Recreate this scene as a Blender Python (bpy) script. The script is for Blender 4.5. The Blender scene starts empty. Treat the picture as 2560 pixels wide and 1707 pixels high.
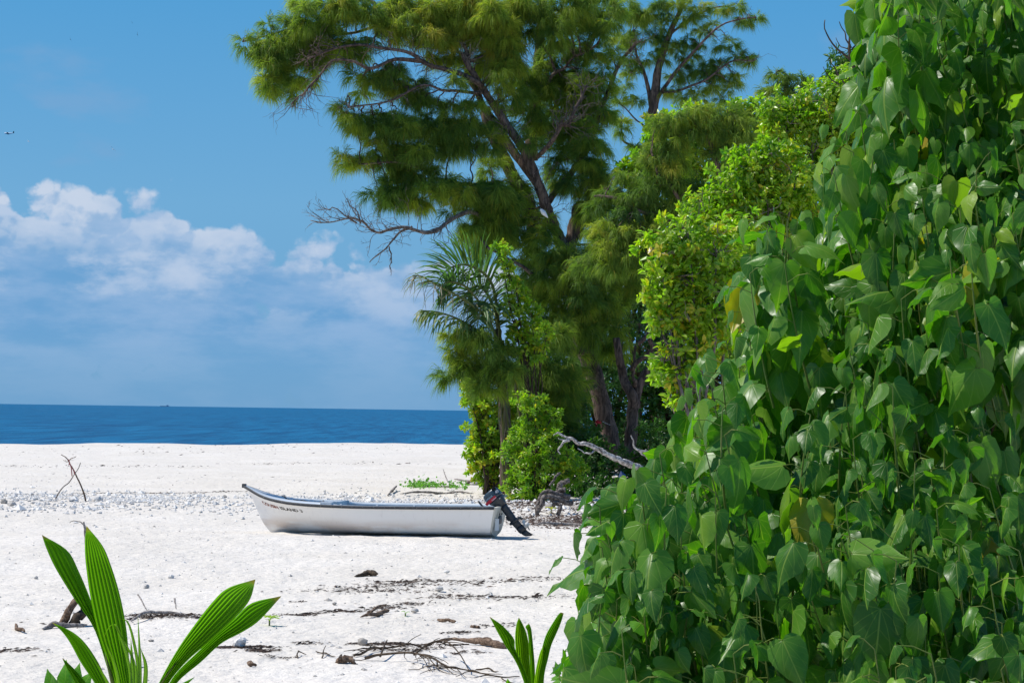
import bpy, math, random
import numpy as np
from mathutils import Matrix, Vector

random.seed(7)
rng = np.random.default_rng(11)
scene = bpy.context.scene
COL = scene.collection

# ------------------------------------------------------------------ camera
EYE = np.array([0.0, 0.0, 2.66])
FPX = 2560 * 70 / 36.0            # focal length in pixels of the 2560 wide photograph
PITCH, ROLL = 0.0349, 0.0144
_f = np.array([0, math.cos(PITCH), math.sin(PITCH)])
_r0 = np.array([1.0, 0, 0]); _u0 = np.array([0, -math.sin(PITCH), math.cos(PITCH)])
_r = _r0 * math.cos(ROLL) + _u0 * math.sin(ROLL)
_u = -_r0 * math.sin(ROLL) + _u0 * math.cos(ROLL)
cam_data = bpy.data.cameras.new('camera')
cam_data.lens = 70; cam_data.sensor_width = 36
cam_data.clip_start = 0.1; cam_data.clip_end = 100000
cam = bpy.data.objects.new('camera', cam_data)
COL.objects.link(cam)
M = Matrix.Identity(4)
for i in range(3):
    M[i][0] = _r[i]; M[i][1] = _u[i]; M[i][2] = -_f[i]; M[i][3] = EYE[i]
cam.matrix_world = M
scene.camera = cam

# ------------------------------------------------------------------ sun and sky
SUN_DIR = Vector((-0.58, 0.08, 0.80)).normalized()      # towards the sun
sun_elev = math.asin(SUN_DIR.z)
sun_azim = math.atan2(SUN_DIR.x, SUN_DIR.y)
sd = bpy.data.lights.new('sun', 'SUN'); sd.energy = 5.0; sd.angle = math.radians(0.53)
sd.color = (1.0, 0.955, 0.88)
sun = bpy.data.objects.new('sun', sd); COL.objects.link(sun)
sun.rotation_euler = SUN_DIR.to_track_quat('Z', 'Y').to_euler()
sun.location = (0, 0, 50)

scene.view_settings.view_transform = 'Standard'
scene.view_settings.look = 'None'
scene.view_settings.gamma = 1
scene.view_settings.exposure = 0.05
scene.view_settings.use_curve_mapping = False
scene.render.film_transparent = False
scene.cycles.max_bounces = 5; scene.cycles.diffuse_bounces = 2; scene.cycles.transmission_bounces = 2; scene.cycles.glossy_bounces = 2
scene.cycles.transparent_max_bounces = 4
scene.cycles.use_denoising = True

world = bpy.data.worlds.new('World'); scene.world = world; world.use_nodes = True
world.cycles.sampling_method = 'MANUAL'; world.cycles.sample_map_resolution = 512
nt = world.node_tree; nt.nodes.clear()

class N:
    """small helper around a node tree"""
    def __init__(s, nt): s.nt = nt
    def new(s, t, **kw):
        n = s.nt.nodes.new(t)
        for k, v in kw.items(): setattr(n, k, v)
        return n
    def put(s, sock, v):
        if v is None: return
        if hasattr(v, 'is_linked') or isinstance(v, bpy.types.NodeSocket): s.nt.links.new(v, sock)
        else: sock.default_value = v
    def math(s, op, a, b=None, c=None, clamp=False):
        n = s.new('ShaderNodeMath', operation=op, use_clamp=clamp)
        for i, v in enumerate((a, b, c)): s.put(n.inputs[i], v)
        return n.outputs[0]
    def noise(s, vec, scale, detail=4, rough=0.55, lac=2.0, dist=0.0, dims='3D', col=False):
        n = s.new('ShaderNodeTexNoise', noise_dimensions=dims)
        s.put(n.inputs['Vector'], vec); n.inputs['Scale'].default_value = scale
        n.inputs['Detail'].default_value = detail; n.inputs['Roughness'].default_value = rough
        n.inputs['Lacunarity'].default_value = lac; n.inputs['Distortion'].default_value = dist
        return n.outputs['Color' if col else 'Fac']
    def step(s, v, a, b, lo=0.0, hi=1.0, smooth=True):
        n = s.new('ShaderNodeMapRange', interpolation_type='SMOOTHSTEP' if smooth else 'LINEAR')
        s.put(n.inputs[0], v)
        for i, x in enumerate((a, b, lo, hi)): s.put(n.inputs[1 + i], x)
        return n.outputs[0]
    def mix(s, fac, a, b, mode='MIX'):
        n = s.new('ShaderNodeMix', data_type='RGBA', blend_type=mode)
        s.put(n.inputs[0], fac)
        for i, v in ((6, a), (7, b)):
            if isinstance(v, tuple) and len(v) == 3: v = (*v, 1)
            s.put(n.inputs[i], v)
        return n.outputs[2]
    def mapping(s, vec, loc=(0, 0, 0), scale=(1, 1, 1)):
        n = s.new('ShaderNodeMapping'); s.put(n.inputs['Vector'], vec)
        n.inputs['Location'].default_value = loc; n.inputs['Scale'].default_value = scale
        return n.outputs[0]

g = N(nt)
SKY = 0.1
CX, TOP0 = 6.6, 0.087
sky = g.new('ShaderNodeTexSky', sky_type='NISHITA')
sky.sun_disc = False; sky.sun_elevation = sun_elev; sky.sun_rotation = sun_azim
sky.air_density = 1.0; sky.dust_density = 0.3; sky.ozone_density = 2.5
hsv = g.new('ShaderNodeHueSaturation'); hsv.inputs['Saturation'].default_value = 1.12
hsv.inputs['Value'].default_value = 0.92
g.put(hsv.inputs['Color'], sky.outputs[0])
skycol = hsv.outputs[0]
tc = g.new('ShaderNodeTexCoord')
sep = g.new('ShaderNodeSeparateXYZ'); g.put(sep.inputs[0], tc.outputs['Generated'])
el = sep.outputs['Z']
# a deep clear blue that hardly whitens towards the horizon (polarised tropical sky)
grad = g.new('ShaderNodeValToRGB')
cr = grad.color_ramp
cr.elements[0].position = 0.0; cr.elements[0].color = (0.112, 0.335, 0.615, 1)
cr.elements[1].position = 0.5; cr.elements[1].color = (0.05, 0.19, 0.52, 1)
e = cr.elements.new(0.10); e.color = (0.136, 0.385, 0.665, 1)
e = cr.elements.new(0.20); e.color = (0.074, 0.335, 0.660, 1)
g.put(grad.inputs[0], el)
gs = g.new('ShaderNodeVectorMath', operation='SCALE'); g.put(gs.inputs[0], grad.outputs[0]); gs.inputs['Scale'].default_value = 1 / SKY
blue = g.mix(0.88, skycol, gs.outputs[0])
# cumulus bank low over the horizon: billowing tops, a soft blue-grey body under them
gen = tc.outputs['Generated']
def billow(v):
    """rounded cauliflower heads: smooth cells of three sizes, edges stirred by noise"""
    w = g.noise(v, 60.0, 4, 0.55, col=True)
    wv = g.new('ShaderNodeVectorMath', operation='MULTIPLY_ADD'); g.put(wv.inputs[0], w); wv.inputs[1].default_value = (.016, .016, .016); g.put(wv.inputs[2], v)
    tot = None
    for sc_, amp in ((26.0, .50), (55.0, .28), (120.0, .13)):
        vo = g.new('ShaderNodeTexVoronoi', feature='F1'); g.put(vo.inputs['Vector'], wv.outputs[0]); vo.inputs['Scale'].default_value = sc_
        h = g.math('MULTIPLY', g.math('SUBTRACT', 1.0, g.math('MULTIPLY', vo.outputs['Distance'], vo.outputs['Distance'])), amp)
        tot = h if tot is None else g.math('ADD', tot, h)
    return g.math('ADD', tot, g.math('MULTIPLY', g.noise(v, 40.0, 8, .6), .22))
vec = g.mapping(gen, loc=(CX, 0.0, 1.3), scale=(1, 1, 1.15))
vec2 = g.mapping(gen, loc=(CX - .0045, 0.0, 1.3 + .0065), scale=(1, 1, 1.15))
d0 = billow(vec); d1 = billow(vec2)
flat = g.mapping(gen, loc=(7.7, 2.0, 0.4), scale=(1, 1, 0.0))
azn = g.noise(flat, 8.0, 3, 0.5)
top = g.math('ADD', g.math('ADD', TOP0, g.math('MULTIPLY', sep.outputs['X'], -0.13)), g.math('MULTIPLY', g.math('SUBTRACT', azn, 0.5), 0.055))
rel = g.math('SUBTRACT', top, el)                      # above zero below the mean cloud top
bias = g.step(rel, -0.022, 0.030, -0.42, 0.36, smooth=False)
cov = g.step(g.math('ADD', d0, bias), 0.785, 0.90)
lit = g.step(g.math('SUBTRACT', d0, d1), -0.05, 0.07)
patch = g.noise(g.mapping(gen, loc=(2.2, 1.0, 3.0), scale=(1, 1, 1.6)), 13.0, 5, 0.55)
puff = g.step(g.math('ADD', rel, g.math('MULTIPLY', g.math('SUBTRACT', patch, 0.5), 0.13)), -0.002, 0.046, 1.0, 0.0)
bright = g.math('MULTIPLY', puff, g.math('ADD', 0.38, g.math('MULTIPLY', lit, 0.62)))
soft = g.step(g.noise(g.mapping(gen, loc=(1.1, 5.0, 2.0), scale=(1, 1, 3.2)), 16.0, 6, 0.58), 0.36, 0.68)
body = g.mix(soft, (0.140, 0.345, 0.620), (0.270, 0.440, 0.690))
mid = g.step(g.noise(g.mapping(gen, loc=(6.1, 3.0, 1.0), scale=(1, 1, 2.0)), 24.0, 7, 0.6), 0.45, 0.66)
body = g.mix(g.math('MULTIPLY', mid, g.step(el, 0.022, 0.070, 0.0, 0.95)), body, (0.44, 0.56, 0.75))
ccol = g.mix(bright, body, (0.57, 0.65, 0.785))
cs = g.new('ShaderNodeVectorMath', operation='SCALE'); g.put(cs.inputs[0], ccol); cs.inputs['Scale'].default_value = 1 / SKY
lowfade = g.step(el, 0.004, 0.050, 0.25, 0.93)
cfac = g.math('MULTIPLY', cov, lowfade)
# a few thin grey scraps higher up
thin = g.step(g.noise(g.mapping(gen, loc=(4.62, 0.3, 0.97), scale=(1, 1, 2.4)), 11.0, 5, 0.5), 0.585, 0.70)
thin = g.math('MULTIPLY', g.math('MULTIPLY', thin, g.step(el, 0.09, 0.12)), g.step(el, 0.15, 0.30, 0.45, 0.0))
blue = g.mix(thin, blue, tuple(x / SKY for x in (0.205, 0.375, 0.615)))
final = g.mix(cfac, blue, cs.outputs[0])
bg = g.new('ShaderNodeBackground'); bg.inputs['Strength'].default_value = SKY
g.put(bg.inputs['Color'], final)
wo = g.new('ShaderNodeOutputWorld'); nt.links.new(bg.outputs[0], wo.inputs[0])

# ------------------------------------------------------------------ placing helpers
def P(px, py, d):
    """world point seen at photograph pixel (px, py), d metres in front of the eye"""
    return EYE + d * (_f + _r * ((px - 1280) / FPX) + _u * ((853.5 - py) / FPX))

def hash2(ix, iy, seed):
    h = (ix.astype(np.int64) * 374761393 + iy.astype(np.int64) * 668265263 + seed * 1274126177) & 0x7fffffff
    h = ((h ^ (h >> 13)) * 1274126177) & 0x7fffffff
    return ((h ^ (h >> 16)) & 0xffff) / 65535.0

def vnoise(x, y, seed=0):
    x = np.asarray(x, float); y = np.asarray(y, float)
    ix = np.floor(x); iy = np.floor(y); fx = x - ix; fy = y - iy
    fx = fx * fx * (3 - 2 * fx); fy = fy * fy * (3 - 2 * fy)
    a = hash2(ix, iy, seed); b = hash2(ix + 1, iy, seed); c = hash2(ix, iy + 1, seed); d = hash2(ix + 1, iy + 1, seed)
    return (a * (1 - fx) + b * fx) * (1 - fy) + (c * (1 - fx) + d * fx) * fy

def sstep(v, a, b):
    t = np.clip((v - a) / (b - a), 0, 1); return t * t * (3 - 2 * t)

def ground(x, y, fine=True):
    x = np.asarray(x, float); y = np.asarray(y, float)
    z = 0.3 * sstep(y, 62, 120)
    z = z + 1.05 * sstep(-y, -17.5, -8.0)                      # the dune the camera stands on
    crest = 142 + 0.9 * x + 3 * (vnoise(x / 9, y / 40, 3) - .5)
    z = z - 2.2 * sstep(y - crest, 0, 22) + 0.12 * np.exp(-((y - crest + 3) / 5.0) ** 2) * vnoise(x / 3.0, y * 0, 5)
    z = z + 0.10 * np.exp(-((y - 56 - 0.12 * x) / 2.2) ** 2)    # rubble berm
    edge = 24.6 - 0.18 * x + 1.2 * (vnoise(x / 2.4, x * 0, 9) - .5)
    z = z + 0.07 * sstep(-(y - edge), -0.5, 0.5) * sstep(y, 17, 20)   # small scarp near the driftwood
    z = z + 0.9 * sstep(x - 0.10 * y, 8, 20) * sstep(y, 30, 60)
    if fine:
        z = z + 0.10 * (vnoise(x / 4.0, y / 5.0, 1) - .5) + 0.05 * (vnoise(x / 1.3, y / 1.6, 2) - .5)
        near = sstep(-y, -75, -40)
        z = z + near * (0.040 * (vnoise(x / .45, y / .5, 4) - .5) + 0.020 * (vnoise(x / .17, y / .2, 6) - .5))
    return z

def G(px, py, lift=0.0):
    """where the sight line through a photograph pixel meets the sand"""
    d0 = P(px, py, 1.0) - EYE
    lo = 6.0; prev = None
    t = np.concatenate([np.arange(6, 80, 0.05), np.arange(80, 400, 0.5)])
    pts = EYE[None] + t[:, None] * d0[None]
    below = pts[:, 2] < ground(pts[:, 0], pts[:, 1], False) + lift
    i = int(np.argmax(below)) if below.any() else len(t) - 1
    p = pts[i].copy(); p[2] = float(ground(p[0], p[1])) + lift
    return p

def depth(p): return float(np.dot(np.asarray(p) - EYE, _f))

# ------------------------------------------------------------------ object helpers
def link(o, parent=None):
    COL.objects.link(o)
    if parent is not None: o.parent = parent
    return o

def tag(o, label, cat, group=None, kind=None):
    if label: o['label'] = label
    if cat: o['category'] = cat
    if group: o['group'] = group
    if kind: o['kind'] = kind
    return o

def thing(name, label, cat, loc=(0, 0, 0), group=None):
    o = bpy.data.objects.new(name, None); o.location = [float(v) for v in loc]; o.empty_display_size = 0.2
    link(o); return tag(o, label, cat, group)

class MB:
    """gathers polygons (numpy) into one mesh"""
    def __init__(s): s.v = []; s.l = []; s.c = []; s.n = 0; s.t = []; s.uv = []
    def add(s, v, faces, tint=0.5, uv=None):
        v = np.asarray(v, float).reshape(-1, 3)
        for f in faces:
            s.l.append(np.asarray(f, np.int64) + s.n); s.c.append(len(f))
        s.v.append(v); s.n += len(v)
        s.t.append(np.broadcast_to(np.asarray(tint, float), (len(v),)))
        s.uv.append(np.zeros((len(v), 2)) if uv is None else np.asarray(uv, float))
    def add_array(s, v, faces, tint, uv=None):
        """v (N,k,3), faces of one template with equal corner counts grouped, tint (N,)"""
        n, k = v.shape[:2]
        off = s.n + np.arange(n) * k
        for f in faces:
            s.l.append((off[:, None] + np.asarray(f)[None]).ravel()); s.c.append((len(f), n))
        s.v.append(v.reshape(-1, 3)); s.n += n * k
        tint = np.asarray(tint, float)
        s.t.append(np.repeat(tint, k) if tint.ndim == 1 else tint.ravel())
        s.uv.append(np.zeros((n * k, 2)) if uv is None else np.tile(np.asarray(uv, float), (n, 1)))
    def mesh(s, name, mat=None, smooth=True, origin=None):
        me = bpy.data.meshes.new(name)
        if s.n == 0: return me
        v = np.concatenate(s.v)
        if origin is not None: v = v - np.asarray(origin)[None]
        loops = np.concatenate(s.l)
        cnt = np.concatenate([np.full(c[1], c[0]) if isinstance(c, tuple) else np.array([c]) for c in s.c])
        me.vertices.add(len(v)); me.vertices.foreach_set('co', v.astype(np.float32).ravel())
        me.loops.add(len(loops)); me.loops.foreach_set('vertex_index', loops.astype(np.int32))
        me.polygons.add(len(cnt))
        start = np.concatenate([[0], np.cumsum(cnt)[:-1]])
        me.polygons.foreach_set('loop_start', start.astype(np.int32))
        try: me.polygons.foreach_set('loop_total', cnt.astype(np.int32))
        except Exception: pass
        me.polygons.foreach_set('use_smooth', np.full(len(cnt), bool(smooth)))
        a = me.attributes.new('tint', 'FLOAT', 'POINT'); a.data.foreach_set('value', np.concatenate(s.t).astype(np.float32))
        uvl = me.uv_layers.new(name='UVMap')
        uvl.data.foreach_set('uv', np.concatenate(s.uv)[loops].astype(np.float32).ravel())
        me.update(calc_edges=True); me.validate()
        if mat: me.materials.append(mat)
        return me
    def build(s, name, mat, parent=None, smooth=True, origin=None, kind=None):
        """with a parent the vertices (world) are kept relative to the parent's location"""
        if origin is None: origin = np.array(parent.location) if parent is not None else None
        if parent is not None and parent.parent is not None and parent.type == 'MESH':
            origin = np.array(parent.parent.location)
        o = bpy.data.objects.new(name, s.mesh(name, mat, smooth, origin))
        link(o, parent)
        if parent is None and origin is not None: o.location = [float(x) for x in origin]
        if kind: o['kind'] = kind
        return o

def frames(path):
    path = np.asarray(path, float)
    t = np.gradient(path, axis=0); t /= np.linalg.norm(t, axis=1)[:, None] + 1e-9
    ref = np.array([0.13, 0.31, 0.94]) if abs(t[0][2]) < 0.8 else np.array([0.9, 0.4, 0.1])
    a = np.cross(t, ref); a /= np.linalg.norm(a, axis=1)[:, None] + 1e-9
    b = np.cross(t, a)
    return t, a, b

def tube(mb, path, rad, sides=6, tint=0.5, knob=0.0, cap=True):
    path = np.asarray(path, float); n = len(path)
    rad = np.broadcast_to(np.asarray(rad, float), (n,))
    t, a, b = frames(path)
    ang = np.arange(sides) * 2 * math.pi / sides
    r = rad[:, None] * (1 + knob * (rng.random((n, sides)) - .5))
    v = path[:, None] + r[..., None] * (np.cos(ang)[None, :, None] * a[:, None] + np.sin(ang)[None, :, None] * b[:, None])
    base = np.arange(n - 1)[:, None] * sides + np.arange(sides)[None]
    nxt = np.arange(n - 1)[:, None] * sides + (np.arange(sides)[None] + 1) % sides
    q = np.stack([base, nxt, nxt + sides, base + sides], -1).reshape(-1, 4)
    vv = v.reshape(-1, 3)
    u = np.tile(np.arange(sides) / sides, n); w = np.repeat(np.linspace(0, 1, n), sides)
    mb.l.append((q + mb.n).ravel()); mb.c.append((4, len(q)))
    mb.v.append(vv); mb.t.append(np.full(len(vv), float(tint))); mb.uv.append(np.stack([u, w], 1))
    n0 = mb.n; mb.n += len(vv)
    if cap:
        mb.l.append(np.arange(sides)[::-1] + n0); mb.c.append(sides)
        mb.l.append(np.arange(sides) + n0 + (n - 1) * sides); mb.c.append(sides)

def spline(pts, n):
    """Catmull-Rom through pts"""
    p = np.asarray(pts, float)
    if len(p) == 2: return p[0] + np.linspace(0, 1, n)[:, None] * (p[1] - p[0])
    q = np.vstack([2 * p[0] - p[1], p, 2 * p[-1] - p[-2]])
    t = np.linspace(0, len(p) - 1 - 1e-6, n); i = t.astype(int); f = (t - i)[:, None]
    a, b, c, d = q[i], q[i + 1], q[i + 2], q[i + 3]
    return .5 * (2 * b + (c - a) * f + (2 * a - 5 * b + 4 * c - d) * f ** 2 + (3 * b - a - 3 * c + d) * f ** 3)

def wobble(path, amp, freq=6):
    path = np.array(path, float); n = len(path)
    k = max(2, min(n, int(freq)))
    off = spline(rng.normal(0, amp, (k, 3)), n)
    w = np.sin(np.linspace(0, math.pi, n))[:, None] ** .5
    return path + off * w

def unit(v): return v / (np.linalg.norm(v, axis=-1, keepdims=True) + 1e-9)

def box(mb, c, ax, ay, az, tint=.5):
    c = np.asarray(c, float)
    v = [c + sx * np.asarray(ax) + sy * np.asarray(ay) + sz * np.asarray(az) for sz in (-1, 1) for sy in (-1, 1) for sx in (-1, 1)]
    mb.add(v, [(0, 2, 3, 1), (4, 5, 7, 6), (0, 1, 5, 4), (2, 6, 7, 3), (0, 4, 6, 2), (1, 3, 7, 5)], tint)

def loft(mb, rings, closed=True, tint=.5, caps=True):
    rings = np.asarray(rings, float); n, k = rings.shape[:2]
    kk = k if closed else k - 1
    i = np.arange(n - 1)[:, None] * k; j = np.arange(kk)[None]; j2 = (j + 1) % k
    q = np.stack([i + j, i + j2, i + k + j2, i + k + j], -1).reshape(-1, 4)
    uv = np.stack([np.tile(np.arange(k) / max(1, k - 1), n), np.repeat(np.linspace(0, 1, n), k)], 1)
    n0 = mb.n
    mb.add(rings.reshape(-1, 3), [], tint, uv)
    mb.l.append((q + n0).ravel()); mb.c.append((4, len(q)))
    if caps and closed:
        mb.l.append(np.arange(k)[::-1] + n0); mb.c.append(k)
        mb.l.append(np.arange(k) + n0 + (n - 1) * k); mb.c.append(k)

_ico = None
def rock(mb, c, size, tint=.5, sub=1, flat=.7, seed=None):
    global _ico
    import bmesh
    if _ico is None:
        _ico = {}
        for s in (1, 2):
            bm = bmesh.new(); bmesh.ops.create_icosphere(bm, subdivisions=s, radius=1)
            bm.verts.ensure_lookup_table()
            _ico[s] = (np.array([v.co[:] for v in bm.verts]), [[v.index for v in f.verts] for f in bm.faces]); bm.free()
    v, f = _ico[sub]
    sc = np.array([1, .6 + .5 * rng.random(), flat * (.6 + .6 * rng.random())]) * size
    k = 1 + .42 * (rng.random(len(v)) - .5)
    a = rng.random() * 6.28; R = np.array([[math.cos(a), -math.sin(a), 0], [math.sin(a), math.cos(a), 0], [0, 0, 1]])
    mb.add((v * k[:, None] * sc) @ R.T + np.asarray(c), f, tint)

# ------------------------------------------------------------------ materials
def material(name):
    m = bpy.data.materials.new(name); m.use_nodes = True
    n = m.node_tree; n.nodes.clear(); gg = N(n)
    out = gg.new('ShaderNodeOutputMaterial')
    return m, gg, out

def ramp(gg, fac, stops):
    r = gg.new('ShaderNodeValToRGB'); c = r.color_ramp
    while len(c.elements) < len(stops): c.elements.new(0.5)
    for el_, (p, col) in zip(c.elements, stops): el_.position = p; el_.color = (*col, 1)
    gg.put(r.inputs[0], fac); return r.outputs[0]

def bump(gg, h, strength=.4, dist=.02):
    b = gg.new('ShaderNodeBump'); b.inputs['Strength'].default_value = strength; b.inputs['Distance'].default_value = dist
    gg.put(b.inputs['Height'], h); return b.outputs[0]

def leaf_mat(name, stops, rough=.42, stripes=0, trans=.38, tcol=1.0, tw=(1.5, 2.3, .5), veins=None, spec=.5, coat=0.0, vary=.0, nbump=0.0):
    m, gg, out = material(name)
    at = gg.new('ShaderNodeAttribute', attribute_name='tint')
    f = at.outputs['Fac']
    if vary:
        oi = gg.new('ShaderNodeObjectInfo')
        f = gg.math('ADD', f, gg.math('MULTIPLY', gg.math('SUBTRACT', oi.outputs['Random'], .5), vary), clamp=True)
    col = ramp(gg, f, stops)
    geo = gg.new('ShaderNodeNewGeometry')
    nz = gg.noise(geo.outputs['Position'], 14.0 if veins else 3.0, 3)
    col = gg.mix(gg.step(nz, .3, .7, 0, .35), col, gg.mix(1.0, col, (.72, .80, .6), 'MULTIPLY'))
    bumpv = None
    if stripes:
        uv = gg.new('ShaderNodeUVMap'); s = gg.new('ShaderNodeSeparateXYZ'); gg.put(s.inputs[0], uv.outputs[0])
        ph = gg.math('ABSOLUTE', gg.math('SUBTRACT', gg.math('FRACT', gg.math('MULTIPLY', s.outputs[0], float(stripes))), .5))
        col = gg.mix(gg.step(ph, .10, .45, 0, .45), col, gg.mix(1.0, col, (.45, .55, .4), 'MULTIPLY'))
        col = gg.mix(gg.step(gg.noise(gg.mapping(uv.outputs[0], scale=(40, 2, 1)), 3, 3), .45, .8, 0, .3), col, (.16, .26, .03))
        tipn = gg.math('ADD', s.outputs[1], gg.math('MULTIPLY', gg.noise(gg.mapping(uv.outputs[0], scale=(9, 3, 1)), 2, 3), .10))
        col = gg.mix(gg.step(tipn, .985, 1.03, 0, .85), col, (.20, .12, .035))
    if veins:
        uv = gg.new('ShaderNodeUVMap'); s = gg.new('ShaderNodeSeparateXYZ'); gg.put(s.inputs[0], uv.outputs[0])
        ax = gg.math('ABSOLUTE', s.outputs[0]); y = s.outputs[1]
        mid = gg.step(ax, .006, .020, 1, 0)
        side = None
        if veins == 'palm':
            ang = gg.math('ARCTAN2', ax, gg.math('ADD', y, .0001))
            r = gg.math('SQRT', gg.math('ADD', gg.math('MULTIPLY', ax, ax), gg.math('MULTIPLY', y, y)))
            for a0, w0 in ((.52, .022), (1.05, .020), (1.75, .018)):
                dd = gg.math('MULTIPLY', gg.math('ABSOLUTE', gg.math('SUBTRACT', ang, gg.math('SUBTRACT', a0, gg.math('MULTIPLY', r, .25)))), r)
                v = gg.step(dd, .003, .012, .8, 0)
                side = v if side is None else gg.math('MAXIMUM', side, v)
            ph = gg.math('FRACT', gg.math('SUBTRACT', gg.math('MULTIPLY', y, 5.0), gg.math('MULTIPLY', ax, 4.2)))
            pin = gg.step(gg.math('ABSOLUTE', gg.math('SUBTRACT', ph, .5)), .03, .075, .5, 0)
            side = gg.math('MAXIMUM', side, gg.math('MULTIPLY', pin, gg.step(y, .2, .35)))
        else:
            ph = gg.math('FRACT', gg.math('SUBTRACT', gg.math('MULTIPLY', y, 7.0), gg.math('MULTIPLY', ax, 5)))
            side = gg.step(gg.math('ABSOLUTE', gg.math('SUBTRACT', ph, .5)), .05, .14, .8, 0)
        vf = gg.math('MAXIMUM', mid, gg.math('MULTIPLY', side, .55))
        col = gg.mix(gg.math('MULTIPLY', vf, .62), col, (.26, .36, .07))
        bumpv = bump(gg, gg.math('SUBTRACT', gg.math('MULTIPLY', nz, .25), vf), .35, .004)
    p = gg.new('ShaderNodeBsdfPrincipled'); gg.put(p.inputs['Base Color'], col)
    p.inputs['Roughness'].default_value = rough
    p.inputs['Specular IOR Level'].default_value = spec
    t = gg.new('ShaderNodeBsdfTranslucent')
    gg.put(t.inputs['Color'], gg.mix(1.0, col, tuple(tcol * x for x in tw), 'MULTIPLY'))
    if bumpv is not None:
        gg.put(p.inputs['Normal'], bumpv)
    ms = gg.new('ShaderNodeMixShader'); ms.inputs[0].default_value = trans
    gg.nt.links.new(p.outputs[0], ms.inputs[1]); gg.nt.links.new(t.outputs[0], ms.inputs[2])
    gg.nt.links.new(ms.outputs[0], out.inputs[0])
    return m

def bark_mat(name, dark, light, rough=.85, scale=8.0, stretch=.25, b=.8):
    m, gg, out = material(name)
    tc = gg.new('ShaderNodeTexCoord')
    v = gg.mapping(tc.outputs['Object'], scale=(1, 1, stretch))
    a = gg.noise(v, scale, 6, .65, dist=.6); c = gg.noise(tc.outputs['Object'], scale * .2, 3)
    col = gg.mix(gg.step(a, .36, .66), dark, light)
    col = gg.mix(gg.step(c, .35, .7, 0, .5), col, gg.mix(1.0, col, (.62, .58, .55), 'MULTIPLY'))
    p = gg.new('ShaderNodeBsdfPrincipled'); gg.put(p.inputs['Base Color'], col)
    p.inputs['Roughness'].default_value = rough; p.inputs['Specular IOR Level'].default_value = .25
    gg.put(p.inputs['Normal'], bump(gg, a, b, .05))
    gg.nt.links.new(p.outputs[0], out.inputs[0]); return m

def plain_mat(name, col, rough=.5, spec=.5, metal=0.0, noise=None, b=0.0, nscale=20.0):
    m, gg, out = material(name)
    p = gg.new('ShaderNodeBsdfPrincipled')
    p.inputs['Roughness'].default_value = rough; p.inputs['Specular IOR Level'].default_value = spec; p.inputs['Metallic'].default_value = metal
    c = (*col, 1)
    tc = gg.new('ShaderNodeTexCoord')
    nz = gg.noise(tc.outputs['Object'], nscale, 4)
    if noise: gg.put(p.inputs['Base Color'], gg.mix(gg.step(nz, .35, .7), col, noise))
    else: p.inputs['Base Color'].default_value = c
    gg.put(p.inputs['Roughness'], gg.step(nz, .2, .8, max(.05, rough - .08), min(1, rough + .1)))
    if b: gg.put(p.inputs['Normal'], bump(gg, nz, b, .01))
    gg.nt.links.new(p.outputs[0], out.inputs[0]); return m

def tint_mat(name, stops, rough=.9, spec=.2, b=.3, nscale=25.0):
    m, gg, out = material(name)
    at = gg.new('ShaderNodeAttribute', attribute_name='tint')
    oi = gg.new('ShaderNodeObjectInfo')
    geo = gg.new('ShaderNodeNewGeometry')
    nz = gg.noise(geo.outputs['Position'], nscale, 4)
    f = gg.math('ADD', gg.math('ADD', at.outputs['Fac'], gg.math('MULTIPLY', gg.math('SUBTRACT', oi.outputs['Random'], .5), .3)), gg.math('MULTIPLY', gg.math('SUBTRACT', nz, .5), .5), clamp=True)
    p = gg.new('ShaderNodeBsdfPrincipled'); gg.put(p.inputs['Base Color'], ramp(gg, f, stops))
    p.inputs['Roughness'].default_value = rough; p.inputs['Specular IOR Level'].default_value = spec
    if b: gg.put(p.inputs['Normal'], bump(gg, nz, b, .02))
    gg.nt.links.new(p.outputs[0], out.inputs[0]); return m

MAT = {}
# pale coral sand
m, gg, out = material('coral_sand')
geo = gg.new('ShaderNodeNewGeometry'); pos = geo.outputs['Position']
n1 = gg.noise(pos, .35, 4); n2 = gg.noise(pos, 9.0, 5, .6); n3 = gg.noise(pos, 60.0, 2)
col = gg.mix(gg.step(n1, .35, .7), (.662, .612, .540), (.715, .666, .598))
col = gg.mix(gg.step(n2, .40, .75, 0, .50), col, (.48, .445, .40))
speck = gg.step(n3, .70, .76, 0, .5)
col = gg.mix(speck, col, (.30, .27, .24))
p = gg.new('ShaderNodeBsdfPrincipled'); gg.put(p.inputs['Base Color'], col)
p.inputs['Roughness'].default_value = .95; p.inputs['Specular IOR Level'].default_value = .15
hh = gg.math('ADD', gg.math('MULTIPLY', gg.noise(pos, 2.6, 5, .6), 1.0), gg.math('MULTIPLY', n2, .35))
gg.put(p.inputs['Normal'], bump(gg, hh, .75, .12))
gg.nt.links.new(p.outputs[0], out.inputs[0]); MAT['sand'] = m
# deep blue sea
m, gg, out = material('sea_water')
geo = gg.new('ShaderNodeNewGeometry'); pos = geo.outputs['Position']
w1 = gg.noise(gg.mapping(pos, scale=(1.0, .09, 1)), .36, 6, .68)
w2 = gg.noise(gg.mapping(pos, scale=(.12, .6, 1)), .045, 3, .5)
col = gg.mix(gg.step(w1, .36, .62), (.0006, .048, .135), (.0050, .125, .265))
col = gg.mix(gg.step(w2, .35, .7, 0, .5), col, (.003, .092, .200))
p = gg.new('ShaderNodeBsdfPrincipled'); gg.put(p.inputs['Base Color'], col)
p.inputs['Roughness'].default_value = .35; p.inputs['IOR'].default_value = 1.33; p.inputs['Specular IOR Level'].default_value = .05
gg.put(p.inputs['Normal'], bump(gg, w1, .9, 1.2))
gg.nt.links.new(p.outputs[0], out.inputs[0]); MAT['sea'] = m

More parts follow.
